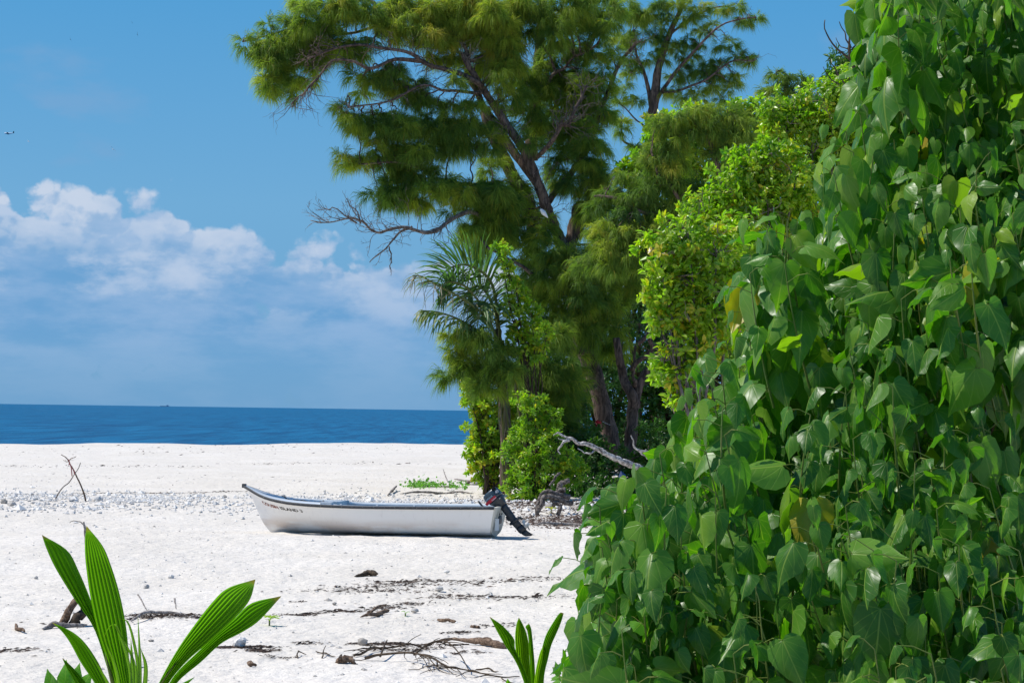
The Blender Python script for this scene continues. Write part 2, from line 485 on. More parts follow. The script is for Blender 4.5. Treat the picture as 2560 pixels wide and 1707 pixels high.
MAT['needle'] = leaf_mat('casuarina_needles', [(0, (.058, .125, .036)), (.42, (.150, .235, .044)), (.75, (.32, .37, .052)), (1, (.38, .28, .05))], rough=.6, trans=.50, tcol=1.15, tw=(1.5, 1.7, .6), spec=.25)
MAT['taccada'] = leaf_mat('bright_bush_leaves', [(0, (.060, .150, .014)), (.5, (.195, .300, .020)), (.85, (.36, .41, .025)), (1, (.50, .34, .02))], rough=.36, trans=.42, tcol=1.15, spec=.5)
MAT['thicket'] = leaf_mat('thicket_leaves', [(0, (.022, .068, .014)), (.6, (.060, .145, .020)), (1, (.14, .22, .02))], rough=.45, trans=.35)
MAT['fgleaf'] = leaf_mat('heart_leaves', [(0, (.032, .108, .012)), (.45, (.066, .180, .020)), (.78, (.135, .270, .028)), (.93, (.23, .33, .028)), (1, (.42, .30, .03))], rough=.36, trans=.33, tcol=1.25, tw=(1.7, 2.3, .30), veins='palm', spec=.34, vary=.25)
MAT['petiole'] = plain_mat('petiole_green', (.13, .20, .030), .5, .4, noise=(.20, .22, .05))
MAT['frond'] = leaf_mat('palm_leaflets', [(0, (.035, .080, .034)), (.5, (.085, .155, .055)), (.8, (.20, .20, .06)), (1, (.17, .14, .11))], rough=.48, trans=.33, spec=.4)
MAT['seedling'] = leaf_mat('seedling_blades', [(0, (.036, .120, .014)), (.5, (.085, .205, .018)), (1, (.20, .31, .03))], rough=.40, trans=.50, tcol=1.2, tw=(1.6, 2.1, .25), spec=.5, stripes=8)
MAT['herb'] = leaf_mat('herb_leaves', [(0, (.06, .18, .02)), (.6, (.12, .28, .03)), (.95, (.25, .36, .03)), (1, (.5, .38, .02))], rough=.4, trans=.4, veins='pin')
MAT['bark'] = bark_mat('casuarina_bark', (.048, .034, .028), (.205, .143, .112), scale=9)
MAT['twig'] = bark_mat('dry_twigs', (.085, .066, .056), (.27, .225, .195), scale=20, b=.3)
MAT['stem'] = bark_mat('shrub_stems', (.035, .026, .018), (.12, .085, .055), scale=30, b=.3)
MAT['drift'] = bark_mat('driftwood_grey', (.15, .125, .11), (.46, .42, .39), scale=16, stretch=1.0, b=.8)
MAT['driftbrown'] = bark_mat('driftwood_brown', (.10, .062, .040), (.34, .24, .17), scale=24, stretch=1.0, b=.8)
MAT['rootwood'] = bark_mat('dark_root_wood', (.045, .035, .030), (.27, .235, .21), scale=18, stretch=1.0, b=.8)
MAT['whitewood'] = bark_mat('bleached_wood', (.16, .135, .125), (.72, .69, .67), scale=11, stretch=1.0, b=1.0)
MAT['coral'] = tint_mat('coral_rubble', [(0, (.33, .305, .275)), (.4, (.57, .545, .51)), (1, (.77, .745, .70))], b=.5)
MAT['debris'] = tint_mat('beach_debris', [(0, (.03, .022, .018)), (.4, (.10, .065, .05)), (.75, (.22, .16, .12)), (1, (.42, .36, .30))], b=.4)

# ================================================================== SETTING
def build_sand():
    ys = np.concatenate([np.geomspace(2.0, 70, 560), np.geomspace(70.4, 190, 130)])
    ncol = 420
    u = np.linspace(-1, 1, ncol); u = np.sign(u) * (.75 * np.abs(u) + .25 * np.abs(u) ** 3)
    half = 6 + ys * .42
    X = half[:, None] * u[None]; Y = np.repeat(ys[:, None], ncol, 1)
    Z = ground(X, Y)
    mb = MB(); n, k = X.shape
    i = np.arange(n - 1)[:, None] * k; j = np.arange(k - 1)[None]
    q = np.stack([i + j, i + j + 1, i + k + j + 1, i + k + j], -1).reshape(-1, 4)
    mb.add(np.stack([X, Y, Z], -1).reshape(-1, 3), [])
    mb.l.append(q.ravel()); mb.c.append((4, len(q)))
    o = mb.build('beach_sand', MAT['sand']); o['kind'] = 'structure'
    # the shore goes on to the sides and behind the camera
    mb = MB()
    for sgn in (-1, 1):
        yy = np.array([-60, 2, 20, 50, 90, 130, 175.]); hx = 6 + np.maximum(yy, 2) * .42 - .3
        row = []
        for y_, h_ in zip(yy, hx):
            row.append([(sgn * (h_ if y_ > 0 else 0), y_, float(ground(sgn * h_, max(y_, 2), False)) - .06 - (1.0 if y_ > 140 else 0)),
                        (sgn * 260, y_, (.2 if y_ < 120 else -1.6))])
        for a_, b_ in zip(row[:-1], row[1:]):
            mb.add([a_[0], a_[1], b_[1], b_[0]], [(0, 1, 2, 3)])
    o = mb.build('shore_sand', MAT['sand']); o['kind'] = 'structure'
    mb = MB()
    mb.add([(-60000, 120, -1.15), (60000, 120, -1.15), (60000, 60000, -1.15), (-60000, 60000, -1.15)], [(0, 1, 2, 3)])
    o = mb.build('sea', MAT['sea']); o['kind'] = 'structure'
build_sand()

# ================================================================== foliage builders
def needles(mb, blobs, D, dens=1.0, wid=.016, length=(.28, .64), deep=.9, tint=.45, spread=.55):
    """drooping sprays of fine needles filling ellipsoids given in photograph pixels at depth D"""
    for bl in blobs:
        px, py, rx, ry = bl[:4]; dd = bl[4] if len(bl) > 4 else 0.0; tb = bl[5] if len(bl) > 5 else 0.0
        d = D + dd; k = d / FPX
        A, B = rx * k * .88, ry * k * .88; C = deep * (A + B) / 2
        c = P(px, py, d); tb = tb + rng.normal(0, .07)
        nt = max(2, int(dens * 9.0 * A * B / .30))
        u = unit(rng.normal(size=(nt, 3))); rr = rng.random(nt) ** .45
        tc_ = c + u * rr[:, None] * np.array([A, C, B * .85]) + np.array([0, 0, B * .16])
        per = 7; ns = nt * per; m = 26
        tr_ = rng.uniform(.10, .24, nt)
        az = rng.random(ns) * 6.283
        out = np.stack([np.cos(az), np.sin(az), rng.normal(.05, .35, ns)], 1)
        sp = np.repeat(tc_, per, 0) + out * (np.repeat(tr_, per) * rng.random(ns))[:, None] * .7
        out = unit(out + np.repeat(u, per, 0) * .5)
        st = np.repeat(sp, m, 0) + rng.normal(0, .025, (ns * m, 3)) + np.repeat(out, m, 0) * (rng.random((ns * m, 1)) * .20)
        N_ = ns * m
        dirn = unit(np.repeat(out, m, 0) * spread * 1.15 + rng.normal(0, .24, (N_, 3)) + np.array([0, 0, -.30]))
        L = rng.uniform(*length, N_)[:, None] * (.75 + .5 * np.repeat(rng.random(ns), m)[:, None])
        mid = st + dirn * L * .5
        d2 = unit(dirn * .8 + np.array([0, 0, -1.0]))
        tip = mid + d2 * L * .5
        s = unit(np.cross(dirn, rng.normal(size=(N_, 3)))) * wid * .5
        v = np.stack([st - s, st + s, mid - s, mid + s, tip], 1)
        tn = np.clip(tint + tb + np.repeat(np.repeat(rng.normal(0, .13, nt), per), m) + rng.normal(0, .06, N_), 0, .98)
        tn[rng.random(N_) < .012] = 1.0
        mb.add_array(v, [(0, 1, 3, 2)], tn)
        n0 = mb.n - N_ * 5
        off = n0 + np.arange(N_) * 5
        mb.l.append((off[:, None] + np.array([[2, 3, 4]])).ravel()); mb.c.append((3, N_))

def leaves(mb, pos, axis, nrm, size, tint, shape=(.5, .42), bend=.25):
    """simple bent oval leaves: base, two side points at two heights, tip"""
    n = len(pos); t = unit(axis); b = unit(np.cross(nrm, t)); nn = np.cross(t, b)
    s = np.asarray(size)[:, None]; w = shape[1] * .5
    fold = .12
    v = np.stack([pos,
                  pos + s * (.45 * t + w * b + fold * nn * .6), pos + s * (.45 * t - w * b + fold * nn * .6), pos + s * .48 * t,
                  pos + s * (.80 * t + w * .85 * b + (fold * .6 - bend * .5) * nn), pos + s * (.80 * t - w * .85 * b + (fold * .6 - bend * .5) * nn),
                  pos + s * (1.0 * t - bend * nn)], 1)
    uv = [(0, 0), (w, .45), (-w, .45), (0, .48), (w * .85, .8), (-w * .85, .8), (0, 1)]
    n0 = mb.n
    mb.add_array(v, [(0, 3, 1), (0, 2, 3)], tint, uv)
    off = n0 + np.arange(n) * 7
    for f in ((1, 3, 6, 4), (2, 5, 6, 3)):
        mb.l.append((off[:, None] + np.array([f])).ravel()); mb.c.append((4, n))

def rosettes(mb, blobs, D, leaf=.12, per=9, dens=1.0, deep=.8, tint=.5, shell=.30, updir=.55, shape=(.5, .42), droop=0.0):
    for bl in blobs:
        px, py, rx, ry = bl[:4]; dd = bl[4] if len(bl) > 4 else 0.0; tb = bl[5] if len(bl) > 5 else 0.0
        d = D + dd; k = d / FPX; A, B = rx * k, ry * k; C = deep * (A + B) / 2
        c = P(px, py, d)
        ns = max(3, int(dens * 1.15 * (A * B * 4 + A * C * 2) / (leaf * leaf * 3.2)))
        u = unit(rng.normal(size=(ns, 3))); rr = 1 - shell * rng.random(ns) ** 1.3 + rng.normal(0, .05, ns)
        p = c + u * rr[:, None] * np.array([A, C, B])
        ax = unit(u * .9 + np.array([0, 0, updir]) + rng.normal(0, .35, (ns, 3)))
        N_ = ns * per
        axr = np.repeat(ax, per, 0); a = unit(np.cross(axr, rng.normal(size=(N_, 3))))
        tilt = rng.uniform(.25, 1.25, N_)[:, None]
        ta = unit(axr * (1.1 - tilt) + a * (.35 + tilt) + np.array([0, 0, -droop]))
        nn = unit(axr + a * -.3 + rng.normal(0, .25, (N_, 3)))
        pos = np.repeat(p, per, 0) + a * .012 - axr * rng.random((N_, 1)) * leaf * .8
        sz = leaf * rng.uniform(.6, 1.15, N_)
        tn = np.clip(tint + tb + np.repeat(rng.normal(0, .14, ns), per) + rng.normal(0, .10, N_), 0, .97)
        tn[rng.random(N_) < .008] = 1.0
        leaves(mb, pos, ta, nn, sz, tn, shape)

def PX(pts, D, dz=None):
    return np.array([P(p[0], p[1], D + (p[2] if len(p) > 2 else 0)) for p in pts])

def limb(mb, pts, D, r0, r1, n=26, amp=.05, sides=8, knob=.25, tint=.5):
    """a limb along photograph pixels; radii in pixels"""
    path = wobble(spline(PX(pts, D), n), amp, 7); k = D / FPX
    tube(mb, path, np.linspace(r0, r1, n) * k, sides, tint, knob); return path

def twigs(mb, path, D, count, length, r, gen=2, spread=1.0, up=.2, sides=4, start=.15):
    """forking bare twigs off a path"""
    path = np.asarray(path)
    for _ in range(count):
        i = rng.uniform(start, 1) * (len(path) - 1); i0 = min(int(i), len(path) - 2)
        p = path[i0] + (path[i0 + 1] - path[i0]) * (i - i0)
        t = unit(path[i0 + 1] - path[i0])
        d = unit(t + rng.normal(0, .6 * spread, 3) + np.array([0, 0, up]))
        L = length * rng.uniform(.4, 1.0); n = 7
        step = L / (n - 1); q = [p]; dd = d
        for _k in range(n - 1):
            dd = unit(dd + rng.normal(0, .28, 3)); q.append(q[-1] + dd * step)
        tube(mb, q, np.linspace(r, r * .35, n), sides, cap=False)
        if gen > 1: twigs(mb, q, D, rng.integers(2, 4), L * .55, r * .6, gen - 1, spread, up, 3, .25)

def feeders(mb, blobs, D, skel, r=.028, per=3):
    """thin branches from the nearest limb out to every clump"""
    S = np.concatenate(skel)
    for bl in blobs:
        d = D + (bl[4] if len(bl) > 4 else 0); c = P(bl[0], bl[1], d); k = d / FPX
        j = np.argmin(((S - c) ** 2).sum(1) + 1.2 * np.maximum(0, S[:, 2] - c[2] - .2) ** 2)
        a = S[j]; L = np.linalg.norm(c - a)
        if L < .15: continue
        midp = (a + c) / 2 + np.array([0, 0, .14 * L]) + rng.normal(0, .06 * L, 3)
        path = wobble(spline([a, midp, c + np.array([0, 0, bl[3] * k * .2])], 12), .03 * L, 6)
        tube(mb, path, np.linspace(r * (1 + .5 * L), r * .5, 12), 5, cap=False)
        for _ in range(per):
            e = c + rng.normal(0, .45, 3) * np.array([bl[2], (bl[2] + bl[3]) / 2, bl[3]]) * k
            pp = path[rng.integers(5, 11)]
            tube(mb, wobble(spline([pp, (pp + e) / 2 + np.array([0, 0, .1]), e], 7), .04, 4), np.linspace(r * .5, r * .2, 7), 4, cap=False)

def c5(*bl):   # blobs read in the enlarged crop 580..1300 x 0..700
    s = 720 / 1613
    return [(580 + b[0] * s, b[1] * s, b[2] * s, b[3] * s, *b[4:]) for b in bl]
def c6(*bl):
    s = 800 / 1792
    return [(1200 + b[0] * s, b[1] * s, b[2] * s, b[3] * s, *b[4:]) for b in bl]
def c7(*bl):
    s = 760 / 1568
    return [(1000 + b[0] * s, 560 + b[1] * s, b[2] * s, b[3] * s, *b[4:]) for b in bl]
def k5(pts): s = 720 / 1613; return [(580 + p[0] * s, p[1] * s, *p[2:]) for p in pts]
def k6(pts): s = 800 / 1792; return [(1200 + p[0] * s, p[1] * s, *p[2:]) for p in pts]
def k7(pts): s = 760 / 1568; return [(1000 + p[0] * s, 560 + p[1] * s, *p[2:]) for p in pts]

# ================================================================== CASUARINA, the big leaning one
def big_casuarina():
    D = 68.0
    base = G(1548, 1178); base = P(1548, 1168, D); base[2] = float(ground(base[0], base[1])) - .1
    root = thing('casuarina_tree', 'tallest feathery casuarina with a leaning forked trunk behind the boat', 'tree', base)
    tk = MB(); skel = []
    tr = limb(tk, k7([(1120, 1260, 0), (1060, 1000, 0), (1000, 800, 0), (950, 600, 0), (905, 420, 0), (870, 200, 0), (866, 120, 0)]), D, 24, 17, 34, .06, 12)
    skel.append(tr)
    A = limb(tk, k6([(485, 1420, 0), (440, 1300, 0), (385, 1160, -.2), (310, 980, -.4), (235, 810, -.5), (120, 640, -.6), (40, 530, -.7), (-30, 440, -.7), (-70, 380, -.8), (-95, 300, -.8)]), D, 15.5, 6, 46, .07, 10)
    A2 = limb(tk, k6([(350, 1090, .1), (250, 920, .4), (150, 800, .6), (60, 660, .6), (0, 560, .6), (-60, 480, .7), (-75, 380, .7), (-40, 250, .7)]), D, 12, 6, 26, .07, 8)
    Bs = limb(tk, k6([(490, 1410, .6), (520, 1320, .7), (540, 1210, .8), (555, 1160, 1.0)]), D, 19, 15, 10, .02, 8)
    Ct = limb(tk, k6([(300, 1300, 1.6), (270, 1100, 1.7), (180, 990, 1.6), (100, 820, 1.5), (50, 700, 1.5), (30, 600, 1.5)]), D, 18, 15, 20, .04, 8)
    Dt = limb(tk, k6([(285, 900, 2.2), (300, 700, 2.2), (315, 520, 2.2), (330, 300, 2.2), (345, 150, 2.2), (360, -60, 2.2)]), D, 18, 11, 24, .04, 8)
    E = limb(tk, k6([(370, 1150, 0), (440, 1060, .4), (520, 960, .8), (600, 830, 1), (660, 700, 1.2), (690, 560, 1.2), (740, 430, 1.4), (790, 340, 1.5), (870, 250, 1.6)]), D, 9, 4.5, 26, .05, 7)
    F = limb(tk, k6([(320, 880, -.8), (430, 770, -1.2), (450, 690, -1.3), (520, 660, -1.4), (560, 560, -1.4), (600, 480, -1.3)]), D, 7, 3, 18, .06, 6)
    H1 = limb(tk, k6([(345, 520, 1.5), (400, 430, 1.2), (470, 370, 1.0), (600, 290, .9)]), D, 6, 3, 14, .06, 6)
    # long bare boughs reaching to the left
    L1 = limb(tk, k5([(1400, 480, -.8), (1300, 420, -1.0), (1180, 380, -1.2), (1060, 340, -1.4), (960, 290, -1.5), (860, 265, -1.6), (730, 250, -1.7), (560, 280, -1.8), (420, 330, -1.9)]), D, 7, 2, 30, .09, 7)
    L2 = limb(tk, k5([(1060, 345, -1.3), (980, 330, -1.6), (880, 340, -1.9), (760, 380, -2.1), (650, 350, -2.2), (560, 340, -2.3), (480, 440, -2.4)]), D, 5.5, 2.2, 24, .08, 6)
    L3 = limb(tk, k5([(1330, 350, -.6), (1290, 250, -.4), (1150, 130, -.2), (1000, 90, 0), (830, 150, .2), (640, 190, .3), (420, 170, .2), (250, 200, .1), (60, 235, 0)]), D, 6, 2, 30, .09, 7)
    L4 = limb(tk, k5([(1400, 520, -.9), (1250, 470, -1.3), (1120, 470, -1.6), (960, 540, -1.9), (820, 580, -2.1), (650, 600, -2.2)]), D, 4, 1.5, 22, .09, 6)
    L5 = limb(tk, k5([(1500, 1020, 0), (1330, 1040, -.5), (1200, 1000, -.8), (1120, 950, -1), (960, 900, -1.2), (720, 920, -1.3)]), D, 6, 2, 24, .08, 6)
    L6 = limb(tk, k5([(830, 60, .5), (780, 10, .5), (700, -40, .5)]), D, 6, 3, 8, .03, 6)
    L7 = limb(tk, k5([(480, 440, -2.4), (400, 520, -2.4), (330, 590, -2.4)]), D, 3, 1.2, 10, .03, 5)
    L8 = limb(tk, k5([(300, 250, 0), (250, 380, -.2), (210, 480, -.2), (195, 560, -.2)]), D, 3.5, 1.2, 10, .03, 5)
    low = limb(tk, k7([(960, 660, -.8), (840, 640, -1.6), (700, 650, -2.0), (560, 660, -2.3), (400, 680, -2.5), (290, 760, -2.6)]), D, 8, 2, 22, .08, 6)
    low2 = limb(tk, k7([(880, 330, -.8), (760, 300, -1.6), (620, 230, -2), (450, 120, -2)]), D, 8, 2.5, 16, .08, 6)
    low3 = limb(tk, k7([(1010, 840, -.6), (860, 870, -1.4), (740, 900, -1.8)]), D, 7, 2, 12, .08, 6)
    skel += [A, A2, Bs, Ct, Dt, E, F, H1, L1, L2, L3, L4, L5, L6, L7, L8, low, low2, low3]
    left = c5((70, 240, 48, 40), (130, 270, 60, 55), (185, 290, 40, 60), (235, 160, 26, 40), (300, 150, 55, 55), (375, 160, 50, 60), (270, 250, 80, 60), (300, 330, 70, 90), (350, 260, 60, 80),
              (200, 390, 30, 40), (230, 420, 55, 75), (205, 520, 36, 75), (180, 500, 20, 40), (330, 540, 40, 70), (385, 490, 50, 45), (460, 440, 36, 40), (430, 330, 55, 60),
              (370, 20, 45, 60), (420, 90, 40, 90), (450, 150, 50, 110), (400, 240, 40, 60), (520, 40, 70, 60), (530, 170, 40, 80), (600, 60, 70, 60), (690, 50, 60, 60), (760, 90, 50, 70),
              (590, 190, 30, 60), (560, 280, 60, 55), (620, 300, 60, 50), (690, 290, 50, 55), (650, 120, 50, 50), (500, 300, 50, 50), (800, 200, 40, 25), (420, 400, 50, 40),
              (740, 450, 55, 50), (800, 470, 36, 40), (680, 420, 25, 30), (715, 500, 25, 35))
    mid = c5((640, 605, 38, 32), (690, 640, 45, 50), (740, 680, 60, 55), (720, 740, 45, 50), (800, 690, 60, 55), (860, 730, 70, 65), (840, 660, 50, 40), (920, 680, 60, 50), (980, 690, 70, 60),
             (620, 890, 28, 26), (655, 925, 40, 40), (700, 940, 50, 42), (735, 910, 40, 40), (800, 820, 60, 50), (830, 900, 75, 70), (900, 820, 80, 70), (960, 900, 90, 80), (1040, 830, 80, 80),
             (900, 440, 75, 70), (850, 420, 30, 50), (950, 500, 70, 60), (1030, 470, 60, 55), (1000, 560, 60, 50), (1060, 600, 60, 60), (1080, 690, 70, 60), (1140, 760, 80, 70), (1150, 590, 45, 40),
             (1240, 690, 90, 80), (1330, 620, 70, 60), (1250, 800, 90, 75), (1140, 860, 80, 70), (1330, 730, 70, 80), (1370, 830, 60, 60), (1050, 960, 90, 70), (960, 1000, 70, 55),
             (820, 1080, 40, 42), (870, 1100, 60, 60), (940, 1110, 70, 65), (890, 1040, 60, 45), (1010, 1090, 80, 70), (1100, 1060, 80, 75), (1060, 1150, 70, 40), (1180, 1080, 90, 70), (1270, 1100, 80, 60), (1230, 1160, 60, 40),
             (1360, 1080, 90, 70), (1440, 1110, 90, 90), (1500, 1050, 70, 60), (1400, 1200, 70, 70), (1370, 1290, 45, 60), (1410, 1380, 55, 60), (1470, 1250, 90, 90), (1550, 1180, 80, 90), (1560, 1320, 80, 80),
             (1260, 480, 40, 50), (1240, 570, 40, 50))
    topb = c5((860, 110, 60, 70), (930, 90, 80, 80), (900, 190, 60, 60), (1000, 150, 90, 90), (1000, 30, 90, 60), (1100, 60, 100, 80), (1080, 230, 80, 90), (1180, 190, 90, 90), (1200, 90, 90, 90), (1260, 260, 80, 80),
              (1130, 330, 50, 60), (1250, 370, 50, 60), (1330, 120, 100, 90), (1370, 230, 80, 80), (1460, 80, 90, 90), (1450, 180, 80, 90), (1420, 330, 60, 80), (1480, 420, 60, 70), (1540, 270, 90, 100), (1570, 120, 80, 90), (1560, 420, 60, 80), (1520, 560, 50, 60),
              (880, 20, 60, 50), (1300, 20, 90, 60), (1590, 20, 90, 60))
    right = c6((60, 60, 100, 90), (170, 80, 100, 90), (90, 200, 100, 100), (190, 210, 90, 90), (120, 330, 80, 80), (190, 310, 60, 90), (280, 60, 100, 90), (380, 90, 90, 90), (270, 190, 70, 80), (460, 60, 90, 80), (430, 190, 80, 90), (520, 150, 90, 90, 1), (600, 60, 90, 80, 1),
               (560, 260, 80, 80, 1), (640, 160, 80, 80, 1), (700, 60, 80, 80, 1), (690, 200, 60, 60, .5), (750, 120, 70, 80, .5), (210, 520, 50, 60), (60, 440, 60, 60), (10, 380, 60, 60),
               (420, 330, 80, 90, 2, -.1), (480, 470, 90, 90, 2, -.12), (580, 420, 70, 90, 2, -.1), (430, 620, 70, 80, 2, -.12), (540, 600, 60, 90, 2, -.1), (400, 480, 50, 90, 2, -.12), (600, 560, 60, 70, 2), (640, 330, 60, 60, 1.5), (690, 440, 50, 50, 1.5),
               (130, 720, 50, 60, -.5), (90, 820, 60, 60, -.4), (290, 820, 40, 60, -.8), (60, 950, 80, 60), (520, 800, 50, 90, 1), (430, 760, 40, 70, 1.5, -.1), (560, 900, 60, 80, .2), (520, 1000, 60, 70, .2), (640, 860, 50, 50, .6), (680, 950, 50, 60, .6), (610, 1040, 60, 60, .2), (460, 900, 40, 80, 1.5, -.1), (400, 900, 30, 80, 1.5, -.1),
               (90, 1100, 90, 80), (190, 1060, 70, 70, .5), (160, 1200, 90, 80), (60, 1280, 90, 70), (260, 1180, 60, 90, 1, -.1), (640, 1150, 70, 80, .8, -.1), (590, 1280, 60, 80, .6), (330, 1250, 50, 60, .9, -.1))
    lowb = c7((400, 60, 60, 50), (520, 30, 80, 50), (430, 140, 50, 50), (620, 60, 90, 70), (700, 150, 100, 90), (600, 180, 60, 60), (760, 60, 80, 80, -.5), (660, 280, 90, 80), (760, 250, 100, 90, -1), (860, 200, 90, 80, -1.2), (850, 310, 90, 90, -1.2),
              (700, 380, 80, 70), (790, 400, 90, 80, -1.2), (960, 250, 90, 90, -.8), (960, 380, 90, 90, -1), (1040, 310, 80, 80, -.6), (1090, 200, 100, 90), (1190, 170, 90, 90, .5), (1180, 290, 90, 80, .5), (1060, 450, 80, 80, -.5), (1020, 530, 60, 70, -.5), (1110, 540, 70, 80, -.3), (1090, 640, 60, 70, -.2), (1160, 640, 50, 60, 0), (1140, 420, 70, 80, .3),
              (750, 500, 70, 70, -1.2), (830, 510, 60, 70, -1.2), (770, 590, 80, 70, -1.2), (870, 600, 70, 80, -1),
              (270, 590, 48, 45), (330, 620, 70, 60), (410, 620, 90, 70, -.5), (280, 660, 45, 50), (340, 720, 60, 60), (300, 770, 34, 40), (255, 790, 16, 30), (420, 740, 90, 80, -.5), (510, 690, 90, 80, -.8), (520, 800, 90, 70, -.8), (430, 830, 60, 50, -.5), (610, 760, 90, 80, -1), (700, 720, 90, 80, -1.2), (640, 850, 90, 60, -1), (740, 820, 90, 90, -1.2), (830, 760, 80, 90, -1.2), (820, 880, 90, 90, -1.2), (740, 920, 80, 70, -1.2), (850, 980, 80, 70, -1), (910, 880, 60, 80, -1), (770, 1000, 60, 50, -1.1), (900, 700, 50, 60, -1))
    right = right + c6((300, 400, 70, 80, 1.2), (250, 640, 60, 80, 1), (360, 700, 70, 90, 1.4), (330, 560, 50, 70, 1.2), (480, 720, 70, 80, 1.6), (560, 740, 60, 80, 1.4), (620, 640, 55, 70, 1.4), (640, 760, 50, 70, 1.2), (460, 1000, 60, 90, 1.2), (560, 1090, 60, 80, .8), (380, 780, 50, 70, 1.8), (700, 560, 40, 60, 1.2), (600, 1180, 60, 80, .6), (660, 1020, 50, 60, .6), (740, 330, 45, 60, 1))
    right = right + c6((620, 480, 70, 80, 1), (690, 640, 50, 80, 1), (570, 560, 60, 80, 1.4), (610, 760, 60, 80, 1), (640, 920, 70, 70, .8), (710, 990, 60, 60, .6), (690, 840, 50, 60, .8), (430, 540, 70, 90, 1.8), (350, 460, 60, 80, 1.6), (240, 470, 60, 80, 1.2))
    lowb = lowb + c7((880, 170, 70, 70, -1.6), (870, 260, 80, 80, -1.8), (910, 350, 80, 80, -1.8), (930, 440, 80, 80, -1.8), (960, 520, 60, 60, -1.6), (820, 170, 70, 70, -1.4), (930, 160, 60, 60, -1.4), (1000, 180, 70, 70, -1), (1010, 420, 70, 70, -1))
    allb = left + mid + topb + right + lowb
    feeders(tk, left + mid, D - .8, [L1, L2, L3, L4, L5, L7, L8], .020, 4)
    feeders(tk, topb + right + lowb, D, skel, .024, 2)
    bt = MB()
    for lb, n_, l_ in ((A, 50, 1.5), (Dt, 30, 1.4), (E, 34, 1.1), (F, 40, 1.1), (H1, 12, .9), (L1, 20, 1.2), (L4, 14, .9), (Bs, 8, 1.2), (tr, 10, 1.4)): twigs(bt, lb, D, n_, l_, .013, 3, 1.15, .1)
    bt.build('bare_twigs', MAT['twig'], root)
    twigs(tk, L1, D, 34, 1.5, .016, 2, 1.0, .05); twigs(tk, L2, D, 26, 1.2, .014, 2, 1.0, -.2)
    twigs(tk, L7, D, 20, 1.3, .012, 2, .8, -1.2, start=0); twigs(tk, L4, D, 14, 1.0, .012, 2); twigs(tk, F, D, 22, 1.3, .016, 2)
    twigs(tk, E, D, 26, 1.2, .016, 2, 1, .1); twigs(tk, A, D, 26, 1.5, .018, 2, 1.1, .3); twigs(tk, Dt, D, 18, 1.4, .016, 2); twigs(tk, low, D, 10, 1.0, .014, 2)
    tk.build('trunk', MAT['bark'], root)
    cr = MB()
    jit = lambda L_: [(x[0] + rng.normal(0, 7), x[1] + rng.normal(0, 7), x[2] * rng.uniform(.75, 1.15), x[3] * rng.uniform(.85, 1.3), (x[4] if len(x) > 4 else 0) + rng.normal(0, .35), (x[5] if len(x) > 5 else 0)) for x in L_]
    left, mid, topb, right, lowb = [jit(q_) for q_ in (left, mid, topb, right, lowb)]
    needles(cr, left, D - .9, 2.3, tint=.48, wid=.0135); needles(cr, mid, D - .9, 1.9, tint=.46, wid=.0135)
    needles(cr, topb, D - .5, 1.9, tint=.66, wid=.0135); needles(cr, right, D, 1.5, tint=.44, wid=.0135); needles(cr, [x for x in lowb if x[0] < 1270 and x[1] > 825], D - 7.0, 1.5, tint=.40, wid=.0135); needles(cr, [x for x in lowb if 1270 <= x[0] < 1440 and x[1] > 830], D - 2.6, 1.2, tint=.30, wid=.0135); needles(cr, [x for x in lowb if not (x[0] < 1440 and x[1] > 825)], D - .6, 1.3, tint=.42, wid=.0135)  # sunlight on the top clumps and shade on the low ones put into tint
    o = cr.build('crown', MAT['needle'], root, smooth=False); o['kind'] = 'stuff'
    # the dead bough hanging out over the beach
    db = MB()
    m0 = limb(db, k5([(1450, 1250, -.6), (1340, 1180, -1.4), (1230, 1215, -2), (1160, 1265, -2.3), (1090, 1290, -2.6), (980, 1265, -2.8), (900, 1285, -3), (830, 1300, -3.2), (760, 1280, -3.3), (715, 1250, -3.4), (640, 1235, -3.5), (540, 1250, -3.6), (440, 1235, -3.6)]), D, 6.0, 1.0, 50, .07, 7)
    m1 = limb(db, k5([(1010, 1270, -2.7), (940, 1310, -2.9), (890, 1370, -3.1), (820, 1420, -3.2), (770, 1470, -3.3)]), D, 3.4, 1.0, 18, .06, 6)
    m2 = limb(db, k5([(720, 1255, -3.4), (710, 1180, -3.4), (650, 1150, -3.5), (640, 1110, -3.5)]), D, 2.2, .7, 10, .04, 5)
    m3 = limb(db, k5([(880, 1380, -3.1), (890, 1440, -3.1), (885, 1510, -3.1)]), D, 2, .7, 8, .04, 5)
    m4 = limb(db, k5([(700, 1250, -3.4), (620, 1200, -3.5), (540, 1185, -3.5), (500, 1160, -3.5)]), D, 2.2, .7, 10, .05, 5)
    twigs(db, m0[18:], D, 40, 1.15, .013, 3, .9, .15, start=0); twigs(db, m0[:20], D, 16, 1.3, .016, 2, .9, -.1)
    twigs(db, m1, D, 9, .7, .011, 2, .9, -.1); twigs(db, m2, D, 6, .5, .010, 2); twigs(db, m3, D, 8, .5, .009, 2, 1, -.4); twigs(db, m4, D, 10, .6, .010, 2)
    o = db.build('dead_bough', MAT['twig'], root); o['label'] = 'bare grey bough reaching out over the beach'
    return root
big_casuarina()

